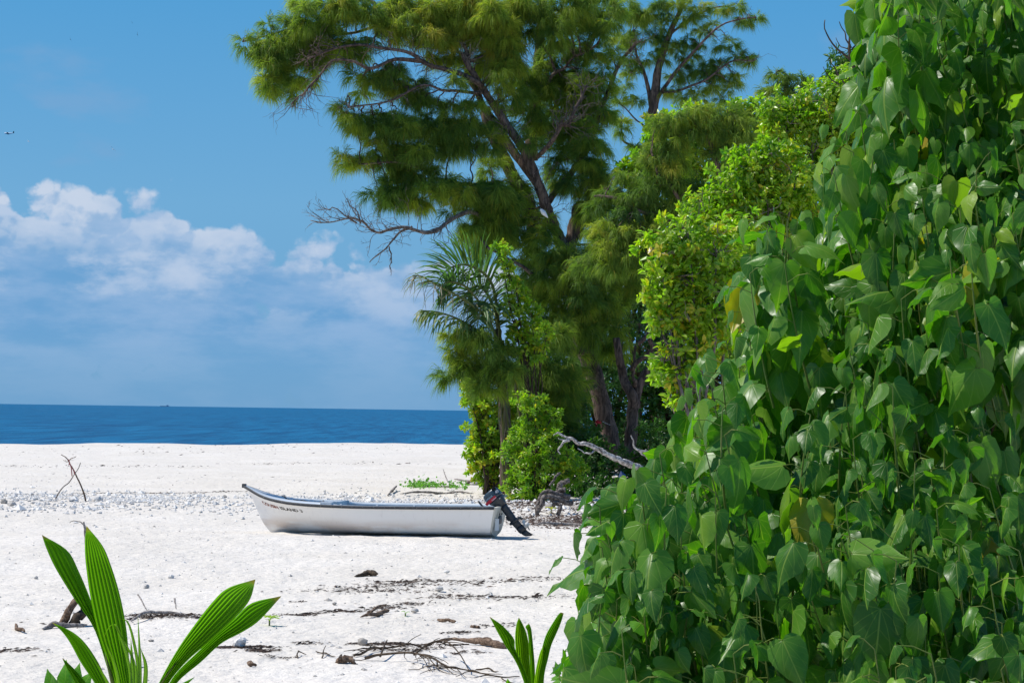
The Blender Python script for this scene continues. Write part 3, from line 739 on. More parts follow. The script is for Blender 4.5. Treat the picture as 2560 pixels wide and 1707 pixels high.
# ================================================================== CASUARINA, slender, to the right of it
def slender_casuarina():
    D = 87.5
    base = P(1640, 1120, D); base[2] = float(ground(base[0], base[1])) - .1
    root = thing('casuarina_tree', 'slender casuarina with thin see-through branches against the sky, right of the tallest one', 'tree', base)
    tk = MB()
    T = limb(tk, [(1640, 1180), (1636, 900), (1628, 620)] + k6([(960, 760), (968, 620), (985, 480), (1010, 370), (1060, 200), (1130, 40), (1150, -80)]), D, 20, 4, 40, .05, 8)
    T2 = limb(tk, k6([(962, 620), (935, 500), (900, 380), (880, 300), (860, 180)]), D, 6, 2, 16, .05, 6)
    R1 = limb(tk, k6([(990, 560, 0), (1080, 420, -.4), (1180, 310, -.6), (1300, 180, -.8), (1420, 110, -.9), (1540, 100, -1)]), D, 5, 1.3, 22, .06, 6)
    R2 = limb(tk, k6([(1000, 520, 0), (1120, 500, -.4), (1260, 440, -.7), (1400, 350, -.8), (1530, 345, -.8)]), D, 4, 1.2, 20, .06, 6)
    R3 = limb(tk, k6([(1060, 200, 0), (1140, 130, .3), (1250, 60, .5), (1420, 30, .5)]), D, 4, 1.2, 14, .06, 6)
    Q = limb(tk, k6([(930, 900, -2), (880, 840, -2.2), (820, 810, -2.3), (795, 740, -2.3), (790, 650, -2.3)]), D, 4, 1.5, 16, .06, 6)
    Q2 = limb(tk, k6([(960, 760), (900, 690), (830, 620), (760, 570)]), D, 3, 1, 12, .05, 5)
    skel = [T, T2, R1, R2, R3, Q2]
    bl = c6((1080, 40, 60, 60), (1160, 90, 55, 55), (1230, 40, 80, 40), (1220, 110, 60, 40), (1330, 60, 50, 40), (1400, 60, 45, 35), (1450, 40, 35, 30), (1440, 115, 45, 35), (1500, 105, 50, 30), (1545, 115, 28, 32), (1310, 150, 50, 30), (1250, 180, 30, 30),
            (1190, 240, 55, 40), (1250, 260, 40, 35), (1400, 235, 36, 45), (1360, 250, 25, 30), (1100, 290, 60, 50), (1180, 330, 60, 40), (1280, 360, 60, 45), (1350, 360, 50, 45), (1420, 325, 40, 30), (1480, 335, 45, 25), (1535, 350, 32, 28), (1340, 410, 60, 50), (1260, 430, 70, 50), (1400, 430, 40, 50), (1170, 420, 60, 50), (1090, 440, 50, 50),
            (900, 370, 50, 45), (840, 330, 40, 40), (960, 320, 50, 50), (1020, 330, 40, 50), (860, 430, 40, 40), (820, 510, 45, 50), (790, 590, 30, 35), (720, 620, 25, 20), (870, 590, 40, 35), (1060, 520, 50, 50), (1130, 540, 60, 50), (1220, 530, 60, 50), (1310, 510, 50, 50), (1360, 560, 40, 50), (1420, 520, 40, 50), (1440, 450, 20, 60),
            (850, 140, 70, 80), (930, 100, 70, 80), (1010, 60, 60, 70), (870, 240, 50, 60), (960, 210, 60, 60), (1050, 150, 55, 60), (1040, 240, 40, 50), (800, 230, 60, 70), (820, 60, 60, 70))
    feeders(tk, bl, D, skel, .016, 3); twigs(tk, R1, D, 12, 1, .012, 2); twigs(tk, R2, D, 14, 1, .012, 2); twigs(tk, Q, D, 10, .7, .012, 2); twigs(tk, T2, D, 8, .9, .012, 2)
    tk.build('trunk', MAT['bark'], root)
    cr = MB(); needles(cr, bl, D, 1.0, tint=.46, wid=.0135)
    needles(cr, c6((800, 730, 30, 15), (860, 830, 30, 20), (790, 690, 20, 20)), D - 2.3, .5)
    o = cr.build('crown', MAT['needle'], root, smooth=False); o['kind'] = 'stuff'
slender_casuarina()

def middle_casuarina():
    D = 60.0
    base = P(1750, 1150, D); base[2] = float(ground(base[0], base[1])) - .1
    root = thing('casuarina_tree', 'dark drooping casuarina hanging over the bright green bushes', 'tree', base)
    tk = MB()
    T = limb(tk, [(1750, 1200), (1745, 1000), (1738, 760)] + k6([(1180, 1300), (1260, 1180), (1370, 1060), (1340, 920), (1290, 840), (1240, 740), (1180, 650)]), D, 18, 4, 34, .06, 8)
    T2 = limb(tk, k6([(1370, 1060), (1400, 960), (1420, 850), (1400, 740)]), D, 5, 2, 14, .05, 6)
    T3 = limb(tk, k6([(1180, 1300, 0), (1000, 1200, 0), (800, 1120, 0), (640, 1100, .3)]), D, 8, 2.5, 20, .07, 6)
    T4 = limb(tk, k6([(1230, 1230, 0), (1100, 1090, -.2), (1000, 980, -.3), (960, 860, -.3)]), D, 7, 2.5, 18, .07, 6)
    bl = c6((1060, 700, 70, 70), (1130, 660, 70, 60), (1210, 640, 70, 70), (1290, 640, 70, 70), (1370, 650, 60, 70), (1430, 680, 60, 80), (1100, 790, 80, 70), (1200, 740, 80, 80), (1300, 740, 80, 80), (1390, 770, 70, 80), (1480, 740, 60, 70), (1510, 790, 40, 50), (1030, 860, 70, 80), (1120, 890, 60, 60), (1420, 860, 60, 60), (1340, 860, 60, 60), (960, 800, 40, 60), (970, 930, 60, 70), (1050, 960, 60, 90, 0, .12), (1000, 700, 40, 50),
            (900, 1080, 80, 70, 0, -.12), (1000, 1060, 80, 80, 0, -.08), (1090, 1070, 70, 70), (1180, 1060, 70, 60), (1260, 1080, 60, 60), (800, 1100, 80, 80, .5, -.12), (700, 1150, 80, 80, .5, -.12), (870, 1190, 80, 70, 0, -.1), (980, 1180, 80, 70), (1080, 1170, 80, 70), (1170, 1160, 70, 60), (780, 1240, 80, 70, 0, -.1), (700, 1290, 80, 80, 0, 0), (800, 1350, 90, 80, -.4, .1), (900, 1310, 80, 80, -.4, .1), (960, 1400, 80, 80, -.4, .05), (1010, 1290, 60, 60), (700, 1400, 90, 80, -.4, .1), (850, 1450, 90, 80, -.4), (760, 1500, 90, 70, -.4), (950, 1500, 70, 70), (650, 1480, 80, 80),
            (760, 1000, 50, 40, .5, -.1), (720, 1060, 50, 40, .5, -.1))
    feeders(tk, bl, D, [T, T2, T3, T4], .018, 3)
    tk.build('trunk', MAT['bark'], root)
    cr = MB(); needles(cr, bl, D, 1.7, tint=.44, wid=.0135, length=(.26, .52))
    o = cr.build('crown', MAT['needle'], root, smooth=False); o['kind'] = 'stuff'
middle_casuarina()

def far_casuarina():
    D = 62.0
    base = P(1960, 1000, D); base[2] = float(ground(base[0], base[1])) - .1
    root = thing('casuarina_tree', 'small wispy casuarina top showing above the bright bushes, below open sky', 'tree', base)
    tk = MB()
    T = limb(tk, [(1965, 1060), (1968, 800), (1966, 500)] + k6([(1718, 700), (1712, 560), (1715, 460), (1725, 430), (1700, 400), (1660, 400)]), D, 12, 1.2, 34, .03, 6)
    bl = c6((1660, 430, 10, 25), (1720, 430, 22, 30), (1710, 500, 40, 45), (1760, 500, 50, 40), (1790, 460, 25, 30), (1770, 560, 60, 50), (1700, 600, 50, 50), (1640, 660, 60, 50), (1720, 680, 70, 50), (1820, 520, 40, 40), (1800, 600, 40, 50), (1660, 740, 80, 50), (1580, 740, 60, 50), (1740, 760, 60, 60), (1640, 500, 40, 40), (1610, 520, 30, 40), (1680, 560, 40, 50))
    feeders(tk, bl, D, [T], .014, 3)
    tk.build('trunk', MAT['bark'], root)
    cr = MB(); needles(cr, bl, D, 1.1, tint=.38, length=(.2, .42), wid=.015)
    o = cr.build('crown', MAT['needle'], root, smooth=False); o['kind'] = 'stuff'
far_casuarina()

def forked_tree():
    """dark crooked trunk to the right of the big one"""
    D = 66.0
    base = P(1580, 1168, D); base[2] = float(ground(base[0], base[1])) - .1
    root = thing('forked_tree', 'dark rough trunk forking low down, right beside the leaning casuarina trunk', 'tree', base)
    s = 320 / 1320
    q = lambda pts: [(1380 + p[0] * s, 820 + p[1] * s, *p[2:]) for p in pts]
    tk = MB()
    T = limb(tk, q([(770, 1420), (790, 1250), (830, 1000), (845, 800), (800, 690), (740, 560), (710, 400), (690, 300), (660, 100)]), D, 17, 9, 30, .05, 10)
    Rr = limb(tk, q([(860, 820, .2), (900, 650, .3), (930, 500, .4), (1000, 400, .4), (1080, 340, .5), (1200, 310, .6), (1300, 270, .7)]), D, 13, 5, 24, .05, 8)
    R2 = limb(tk, q([(820, 430, -.2), (880, 350, -.3), (980, 290, -.4), (1040, 200, -.4), (1030, 110, -.4), (1090, 30, -.4), (1120, -60, -.4)]), D, 7, 4, 20, .05, 7)
    R3 = limb(tk, q([(860, 600, 0), (850, 540, -.2), (820, 440, -.2), (850, 300, -.2), (860, 180, -.2)]), D, 5, 3, 14, .04, 6)
    R4 = limb(tk, q([(890, 160, -.4), (960, 110, -.4), (1000, 40, -.4), (980, -60, -.4)]), D, 6, 4, 12, .04, 6)
    twigs(tk, Rr, D, 10, 1.2, .02, 2); twigs(tk, R2, D, 14, 1.1, .018, 2); twigs(tk, T, D, 8, .9, .016, 2)
    tk.build('trunk', MAT['bark'], root)
    cr = MB()
    bl = [(px, py, rx, ry, dd) for px, py, rx, ry, dd in ((1600, 820, 60, 50, .5), (1660, 800, 60, 60, .5), (1560, 800, 50, 50, .8), (1640, 870, 60, 40, 1), (1690, 880, 50, 50, .6), (1500, 900, 30, 60, 1.5), (1540, 960, 30, 60, 1.5))]
    rosettes(cr, bl, D + .8, .14, 8, .35, tint=.25, shell=.9)
    o = cr.build('crown', MAT['thicket'], root, smooth=False); o['kind'] = 'stuff'
forked_tree()

# ================================================================== thicket behind the trees
def thicket():
    D = 84.0
    mb = MB(); st = MB()
    bl = [(1290, 1080, 90, 90), (1390, 1120, 90, 80), (1480, 1080, 110, 110), (1590, 1060, 110, 120), (1700, 1040, 110, 130), (1820, 1000, 120, 140), (1940, 980, 120, 150), (1380, 1000, 90, 90), (1470, 940, 100, 100), (1590, 900, 110, 110), (1720, 860, 120, 120), (1850, 800, 130, 130), (1530, 780, 100, 90), (1440, 830, 90, 90), (1640, 720, 110, 100), (1770, 660, 120, 110), (1900, 640, 120, 120), (1360, 900, 80, 80), (1320, 970, 70, 70), (1660, 600, 90, 80), (1560, 650, 80, 70), (1500, 700, 70, 60),
          (1590, 545, 60, 55), (1680, 500, 70, 70), (1770, 520, 80, 70), (1830, 430, 60, 60), (1610, 470, 40, 40), (1640, 380, 40, 60), (1700, 400, 70, 60)]
    rosettes(mb, bl, D, .24, 9, 2.2, tint=.42, shell=.4)
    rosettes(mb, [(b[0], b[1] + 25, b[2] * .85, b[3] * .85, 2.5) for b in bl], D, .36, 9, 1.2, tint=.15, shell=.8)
    for b in bl:
        p = P(b[0], b[1], D); g0 = np.array([p[0] + rng.normal(0, .4), p[1] + 1, float(ground(p[0], p[1]))])
        tube(st, wobble(spline([g0, (g0 + p) / 2 + rng.normal(0, .3, 3), p], 12), .2, 5), np.linspace(.14, .05, 12), 6)
    base = P(1640, 1130, D); base[2] = float(ground(base[0], base[1]))
    root = thing('thicket', 'dense dark green thicket filling the space behind the casuarina trunks', 'thicket', base)
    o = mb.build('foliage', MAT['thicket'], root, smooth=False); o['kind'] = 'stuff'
    st.build('stems', MAT['stem'], root)
thicket()

# ================================================================== bright broad-leaved bushes
def bush(name, label, cat, blobs, D, leaf, base_px, per=9, dens=1.0, tint=.5, mat='taccada', shell=.35, group=None, stems=True, core=True, shape=(.5, .42), updir=.55, droop=0.0, bare=0):
    base = P(base_px[0], base_px[1], D); base[2] = float(ground(base[0], base[1])) - .03
    root = thing(name, label, cat, base, group)
    mb = MB()
    extra = []
    for q_ in blobs:                                     # ragged shoots round every clump
        for _ in range(3):
            a_ = rng.uniform(-.3, 6.0); e_ = rng.uniform(.85, 1.25)
            extra.append((q_[0] + q_[2] * e_ * math.cos(a_), q_[1] - q_[3] * e_ * math.sin(a_), q_[2] * rng.uniform(.16, .34), q_[3] * rng.uniform(.16, .40), (q_[4] if len(q_) > 4 else 0) + rng.normal(-.05, .25) * D / 60, rng.normal(.02, .1)))
    rosettes(mb, extra, D, leaf, per, dens * 2.0, tint=tint, shell=.9, shape=shape, updir=updir)
    rosettes(mb, blobs, D, leaf, per, dens * 2.6, tint=tint, shell=shell, shape=shape, updir=updir, droop=droop)
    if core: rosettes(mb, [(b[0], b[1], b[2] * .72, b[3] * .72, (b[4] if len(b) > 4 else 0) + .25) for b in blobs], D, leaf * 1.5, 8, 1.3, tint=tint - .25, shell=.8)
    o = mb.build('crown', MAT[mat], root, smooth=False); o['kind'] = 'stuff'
    st = MB()
    for b in blobs:
        d = D + (b[4] if len(b) > 4 else 0); p = P(b[0], b[1], d); k = d / FPX
        g0 = base + np.array([rng.normal(0, .12), rng.normal(0, .2), 0])
        path = wobble(spline([g0, g0 * .65 + p * .35 + np.array([0, 0, (p[2] - g0[2]) * .2]), p], 12), .06, 5)
        tube(st, path, np.linspace(.035, .014, 12), 5)
        for _ in range(4):
            e = p + unit(rng.normal(size=3)) * np.array([b[2], b[2], b[3]]) * k * .85
            tube(st, wobble(spline([p, (p + e) / 2, e], 6), .03, 4), np.linspace(.012, .005, 6), 4, cap=False)
        for _ in range(bare):
            u = unit(rng.normal(size=3) + np.array([-.4, -.8, .6])); e = p + u * np.array([b[2], b[2], b[3]]) * k * 1.12
            q = wobble(spline([p, (p + e) / 2, e], 8), .04, 5); tube(st, q, np.linspace(.010, .004, 8), 4, cap=False)
            twigs(st, q, d, 3, .3, .005, 2)
    st.build('stems', MAT['twig'] if bare else MAT['stem'], root)
    return root

# at the edge of the beach, left of the palm
bush('shoreline_bush', 'yellow-green bush at the edge of the sand, left of the shaggy palm trunk', 'bush',
     c7((400, 930, 60, 50), (360, 900, 35, 35), (440, 1000, 70, 60), (400, 1060, 60, 55), (380, 1140, 50, 60), (440, 1110, 60, 60), (470, 1200, 60, 60), (420, 1210, 50, 50), (460, 1270, 50, 50), (500, 1050, 50, 70, .3), (340, 830, 25, 40, .3), (380, 790, 45, 50, .6), (500, 960, 50, 50, .5), (520, 1300, 40, 40), (320, 740, 20, 35, .6), (400, 1270, 40, 35), (440, 1330, 50, 35), (500, 1360, 45, 30), (370, 1195, 36, 40), (450, 1180, 60, 60, .3), (420, 960, 50, 60, .3), (480, 1120, 50, 60, .4), (540, 900, 55, 60, .5), (560, 1000, 60, 60, .5), (560, 1100, 60, 60, .5), (550, 1200, 60, 60, .5), (560, 1300, 55, 45, .4), (610, 940, 60, 60, .8), (610, 1050, 60, 60, .8), (600, 1180, 55, 60, .6), (390, 860, 45, 50, .5), (450, 880, 55, 50, .6), (650, 880, 60, 60, 1.4), (720, 930, 60, 60, 1.8), (790, 960, 50, 60, 2)),
     62.8, .17, (1225, 1255), tint=.70, dens=.9)
bush('shoreline_bush', 'leafy green bush between the shaggy palm trunk and the bleached fallen branch', 'bush',
     c7((640, 1250, 60, 70), (700, 1170, 60, 70), (620, 1340, 50, 50), (690, 1330, 60, 60), (760, 1230, 60, 80), (770, 1330, 60, 60), (680, 1090, 50, 50, .4), (740, 1110, 40, 50, .4), (840, 1290, 50, 60, .3), (640, 1400, 40, 35, -.3), (700, 1410, 50, 35, -.3), (590, 1270, 40, 50), (600, 1130, 40, 60, .6), (620, 1080, 50, 60, .8), (560, 1180, 45, 60, .6), (700, 1010, 60, 50, 1.2), (760, 1050, 50, 50, 1), (820, 1120, 50, 50, .8), (860, 1270, 50, 60, .3), (900, 1310, 45, 45, .4), (920, 1230, 40, 50, 1), (870, 1200, 50, 60, .5), (660, 1010, 55, 60, .6), (700, 920, 60, 60, .9), (640, 900, 50, 50, .9), (780, 1000, 60, 60, .9), (640, 1020, 50, 50, .9), (560, 1340, 35, 35, -.1), (650, 1440, 45, 25, -.4), (720, 1440, 45, 25, -.3), (780, 1400, 50, 30, -.2), (600, 1410, 35, 25, -.3), (690, 1250, 60, 60, .3), (830, 1380, 40, 30, 0)),
     58.0, .15, (1330, 1245), tint=.55, dens=.9, shape=(.5, .32))
bush('climbing_shrub', 'bright green leafy shrub climbing up between the palm and the casuarina', 'shrub',
     c7((540, 180, 50, 60), (560, 260, 45, 60), (600, 330, 60, 60), (560, 400, 50, 60), (610, 430, 60, 60), (600, 510, 60, 60), (660, 560, 60, 60), (590, 590, 50, 50), (680, 470, 50, 60), (640, 650, 60, 60), (720, 640, 50, 50), (760, 560, 40, 50), (520, 130, 30, 30), (680, 620, 60, 50)),
     60.7, .16, (1335, 1240), tint=.62, dens=.6)
bush('understory_shrub', 'dim leafy shrub in the shade behind the bleached fallen branch', 'shrub',
     [(1310, 1040, 45, 50, 2), (1345, 1000, 45, 50, 2.5), (1390, 1010, 45, 50, 2.5), (1360, 1090, 50, 50, 1), (1300, 1110, 45, 50, 1), (1440, 1030, 40, 50, 3), (1490, 1220, 60, 40, -1), (1560, 1230, 60, 40), (1620, 1240, 60, 40), (1440, 1180, 60, 60), (1500, 1150, 50, 60), (1470, 1100, 50, 50, 1), (1420, 1110, 40, 50, 1), (1600, 1180, 60, 60, 1), (1650, 1120, 60, 60, 1), (1390, 1060, 40, 40, 2), (1420, 1240, 40, 30)], 63.0, .15, (1470, 1235), tint=.40, mat='thicket', dens=.9)

# the bank of bushes that climbs to the right
def bank_bushes():
    spec = [
        ('mid', 27.0, [(1650, 640, 75, 60), (1720, 590, 80, 60), (1700, 690, 80, 70), (1790, 640, 80, 80), (1660, 740, 55, 50), (1740, 770, 70, 70), (1680, 800, 50, 40), (1800, 740, 80, 80), (1640, 800, 30, 30), (1700, 870, 60, 60), (1750, 850, 60, 60), (1660, 900, 40, 40), (1690, 940, 50, 40), (1725, 1010, 45, 60), (1755, 1100, 50, 70), (1790, 1190, 60, 70), (1820, 860, 90, 90, .6), (1850, 600, 80, 80, .6)],
         'bright yellow-green bush rising just behind the big heart-leaved shrub', (1760, 1250), .125, 1),
        ('upper', 32.0, [(1760, 520, 70, 60), (1840, 480, 80, 70), (1830, 560, 90, 60), (1900, 430, 70, 60), (1920, 520, 90, 80), (1870, 400, 50, 40), (1940, 390, 60, 50), (1990, 450, 80, 70), (1790, 570, 60, 50), (2010, 540, 90, 90, .6)],
         'sunlit leafy bush above the lower bright one, left of the heart-shaped leaves', (1900, 1150), .125, 1),
        ('high', 38.0, [(2060, 250, 70, 60), (2120, 220, 70, 60), (2010, 300, 60, 50), (2080, 320, 80, 60), (2150, 300, 80, 80), (1960, 330, 50, 50), (2030, 380, 80, 60), (1930, 270, 40, 35), (1985, 260, 40, 30), (2120, 390, 90, 80, .5), (2190, 200, 70, 70, .5), (1960, 400, 50, 40)],
         'highest yellow-green bush, below the dark-leaved tree top on the skyline', (2080, 1120), .14, 1),
        ('skyline', 66.0, [(1880, 265, 35, 25), (1850, 280, 30, 30), (1900, 290, 40, 30), (1860, 320, 40, 40), (1910, 330, 40, 40), (1700, 300, 50, 30), (1740, 280, 40, 25), (1680, 330, 40, 40), (1560, 425, 30, 25), (1600, 410, 30, 40), (1640, 340, 30, 50), (1580, 450, 50, 30), (1790, 340, 60, 50), (1720, 380, 60, 60), (1740, 450, 60, 60), (1640, 430, 50, 50), (1810, 440, 50, 60)],
         'green bushes on the skyline between the slender casuarina and the wispy one', (1750, 1100), .22, 0),
    ]
    for nm, D, bl, label, bp, lf, bare in spec:
        if D < 50:
            gy = 1031 + FPX * 2.5 / D; x0_ = min(q_[0] for q_ in bl) + 190; x1_ = max(q_[0] for q_ in bl); y0_ = max(q_[1] for q_ in bl) - 40
            bl = bl + [(x_ + rng.normal(0, 20), y_ + rng.normal(0, 20), 115, 110, .7) for x_ in np.arange(x0_, x1_ + 60, 140) for y_ in np.arange(y0_, gy, 140)]
        bush('broadleaf_bush', label, 'bush', bl, D, lf, bp, per=9, dens=.95, tint=.66, bare=bare, group='bright bushes on the bank')
    bush('dark_leaved_tree', 'dark glossy-leaved tree top on the skyline beside the bare dead twigs', 'tree',
         [(2100, 170, 40, 30), (2140, 150, 40, 40), (2080, 215, 40, 25), (2130, 200, 45, 40), (2070, 250, 30, 20)], 44.0, .20, (2110, 1080), tint=.5, mat='thicket', dens=.9, shape=(.5, .25))
bank_bushes()

def bare_branch():
    D = 20.0
    s = 660 / 1150
    q = lambda pts: [(1900 + p[0] * s, p[1] * s, *p[2:]) for p in pts]
    base = P(2185, 300, D)
    mb = MB()
    a = limb(mb, q([(520, 520), (470, 415), (430, 330), (400, 260), (395, 180), (400, 100)]), D, 8, 1.5, 18, .008, 6)
    for pts, r in (([(405, 270), (350, 230), (310, 180), (285, 130), (283, 88)], 2.5), ([(398, 210), (370, 150), (345, 95)], 2), ([(400, 220), (430, 180), (440, 138)], 2), ([(385, 215), (350, 205), (330, 165)], 1.4), ([(390, 170), (380, 130), (383, 110)], 1.3),
                   ([(350, 340), (320, 290), (300, 250)], 1.8), ([(345, 370), (310, 345), (275, 292)], 1.8), ([(470, 415), (400, 400), (350, 340)], 2.5), ([(420, 235), (470, 225), (500, 200)], 1.5)):
        limb(mb, q(pts), D, r * 1.2, r * .5, 10, .006, 5)
    t = mb
    base = P(1900 + 520 * s, 520 * s, D)
    o = t.build('dead_branch', MAT['stem'], None, origin=base)
    tag(o, 'bare dark branch with upright dead twigs against the sky, top right', 'branch')
    mb = MB()
    limb(mb, q([(440, 60), (460, 80), (490, 120), (520, 140)]), 12, 5, 4, 8, .005, 5); 
    limb(mb, q([(455, 75), (447, 50), (438, 40)]), 12, 3, 1.5, 6, .003, 5); limb(mb, q([(480, 100), (470, 60), (478, 40)]), 12, 3, 1.5, 6, .003, 5); limb(mb, q([(495, 125), (478, 140), (470, 160)]), 12, 2.5, 1.2, 6, .003, 5)
    o = mb.build('dead_twig', MAT['stem'], None, origin=P(1900 + 520 * s, 140 * s, 12)); tag(o, 'short dead twig poking out beside the topmost heart-shaped leaves', 'branch')
bare_branch()

# ================================================================== coconut palm
def frond(root, pts, D, leaf_px, r=4, n=44, droop=.6, tint=.45, lift=.25, label=None, curl=0.0, side=1.0, width=.05, gaps=0.0, sidev=None):
    path = spline(PX(pts, D), 60); k = D / FPX
    mb = MB(); tube(mb, path, np.linspace(r, r * .3, 60) * k, 5, .8)
    t, _, _ = frames(path)
    i = np.linspace(7, 58, n).astype(int)
    for sgn in (-1, 1):
        p = path[i]; tt = t[i]
        sv = unit(np.cross(tt, np.array([0, 0, 1.0]) if sidev is None else np.asarray(sidev, float)))
        L = leaf_px * k * (np.sin(np.linspace(.35, 2.75, n)) * .85 + .15) * rng.uniform(.85, 1.1, n)
        if gaps: L = L * (rng.random(n) > gaps)
        d0 = unit(sv * sgn * side + tt * .65 + np.array([0, 0, lift]) + rng.normal(0, .08, (n, 3)))
        m = 5; q = [p]; dd = d0
        for j in range(1, m):
            dd = unit(dd + np.array([0, 0, -droop]) * (j / m) + rng.normal(0, .05 + curl, (n, 3)))
            q.append(q[-1] + dd * (L / (m - 1))[:, None])
        q = np.stack(q, 1)                                  # n,m,3
        wv = unit(np.cross(d0, rng.normal(0, .4, (n, 3)) + np.array([0, 0, 1.0]) + tt * .2))
        w = width * np.array([.5, 1, .9, .6, .05])
        v = np.stack([q - wv[:, None] * w[None, :, None] * .5, q + wv[:, None] * w[None, :, None] * .5], 2).reshape(n, 10, 3)
        v[:, :, 2] += 0
        tn = np.clip(tint + rng.normal(0, .07, n), 0, 1)
        mb.add_array(v, [(0, 1, 3, 2), (2, 3, 5, 4), (4, 5, 7, 6), (6, 7, 9, 8)], tn)
    o = mb.build('frond', MAT['frond'], root, smooth=False)
    if label: o['label'] = label
    return o

def palm():
    D = 61.6
    base = P(1262, 1232, D); base[2] = float(ground(base[0], base[1])) - .05
    root = thing('coconut_palm', 'young coconut palm with arching fronds leaning out over the beach', 'palm', base)
    tk = MB()
    limb(tk, k7([(545, 1390), (545, 1100), (530, 850), (515, 690), (508, 600), (500, 540)]), D, 15, 11, 24, .02, 10)
    tk.build('trunk', MAT['bark'], root)
    frond(root, k7([(512, 610, 0), (500, 430, -.2), (470, 300, -.4), (400, 232, -.6), (320, 210, -.8), (240, 240, -1), (175, 330, -1.2)]), D, 112, 5, 90, .38, .50, .10, width=.066, sidev=(0, 1, .3))
    frond(root, k7([(505, 610, -.3), (460, 490, -.6), (400, 390, -.9), (330, 320, -1.1), (250, 300, -1.3), (190, 340, -1.4)]), D, 105, 4, 54, .6, .45, .1, width=.062, sidev=(.2, 1, .5))
    frond(root, k7([(505, 600, -.4), (440, 480, -.8), (330, 390, -1.2), (200, 320, -1.6), (110, 270, -1.8), (65, 268, -1.9)]), D, 95, 4, 40, 1.1, .97, -.2, 'withered grey frond with curled hanging leaflets', .22, .6, .03, .25)
    frond(root, k7([(490, 620, -.4), (400, 550, -.9), (300, 490, -1.4), (200, 455, -1.7), (108, 445, -1.9)]), D, 95, 4, 52, .9, .66, -.1, None, .05, .6, .065)
    frond(root, k7([(512, 600, .2), (490, 460, .3), (450, 360, .3), (400, 320, .2), (350, 350, 0), (330, 420, -.2)]), D, 110, 5, 60, .5, .58, .1, width=.062, sidev=(0, 1, .3))
    frond(root, k7([(515, 590, -.3), (505, 480, -.6), (470, 420, -1.0), (420, 430, -1.3), (400, 520, -1.5)]), D, 100, 4, 46, .6, .55, .1, width=.07)
    # dead fronds hanging down round the trunk
    for pts in ([(530, 600, -.2), (540, 760, -.5), (545, 900, -.6), (560, 1060, -.6), (575, 1180, -.6), (545, 1330, -.5)], [(515, 620, -.3), (510, 800, -.5), (530, 950, -.6), (545, 1120, -.6), (530, 1290, -.6)], [(540, 700, .1), (600, 820, .2), (625, 960, .2), (640, 1090, .2), (610, 1200, .2)], [(525, 800, -.4), (545, 950, -.7), (570, 1100, -.7), (590, 1200, -.7)]):
        frond(root, k7(pts), D, 75, 4, 46, 1.6, .99, -.9, 'dead grey-brown frond hanging down along the trunk', .12, .25, .05, .1)
palm()

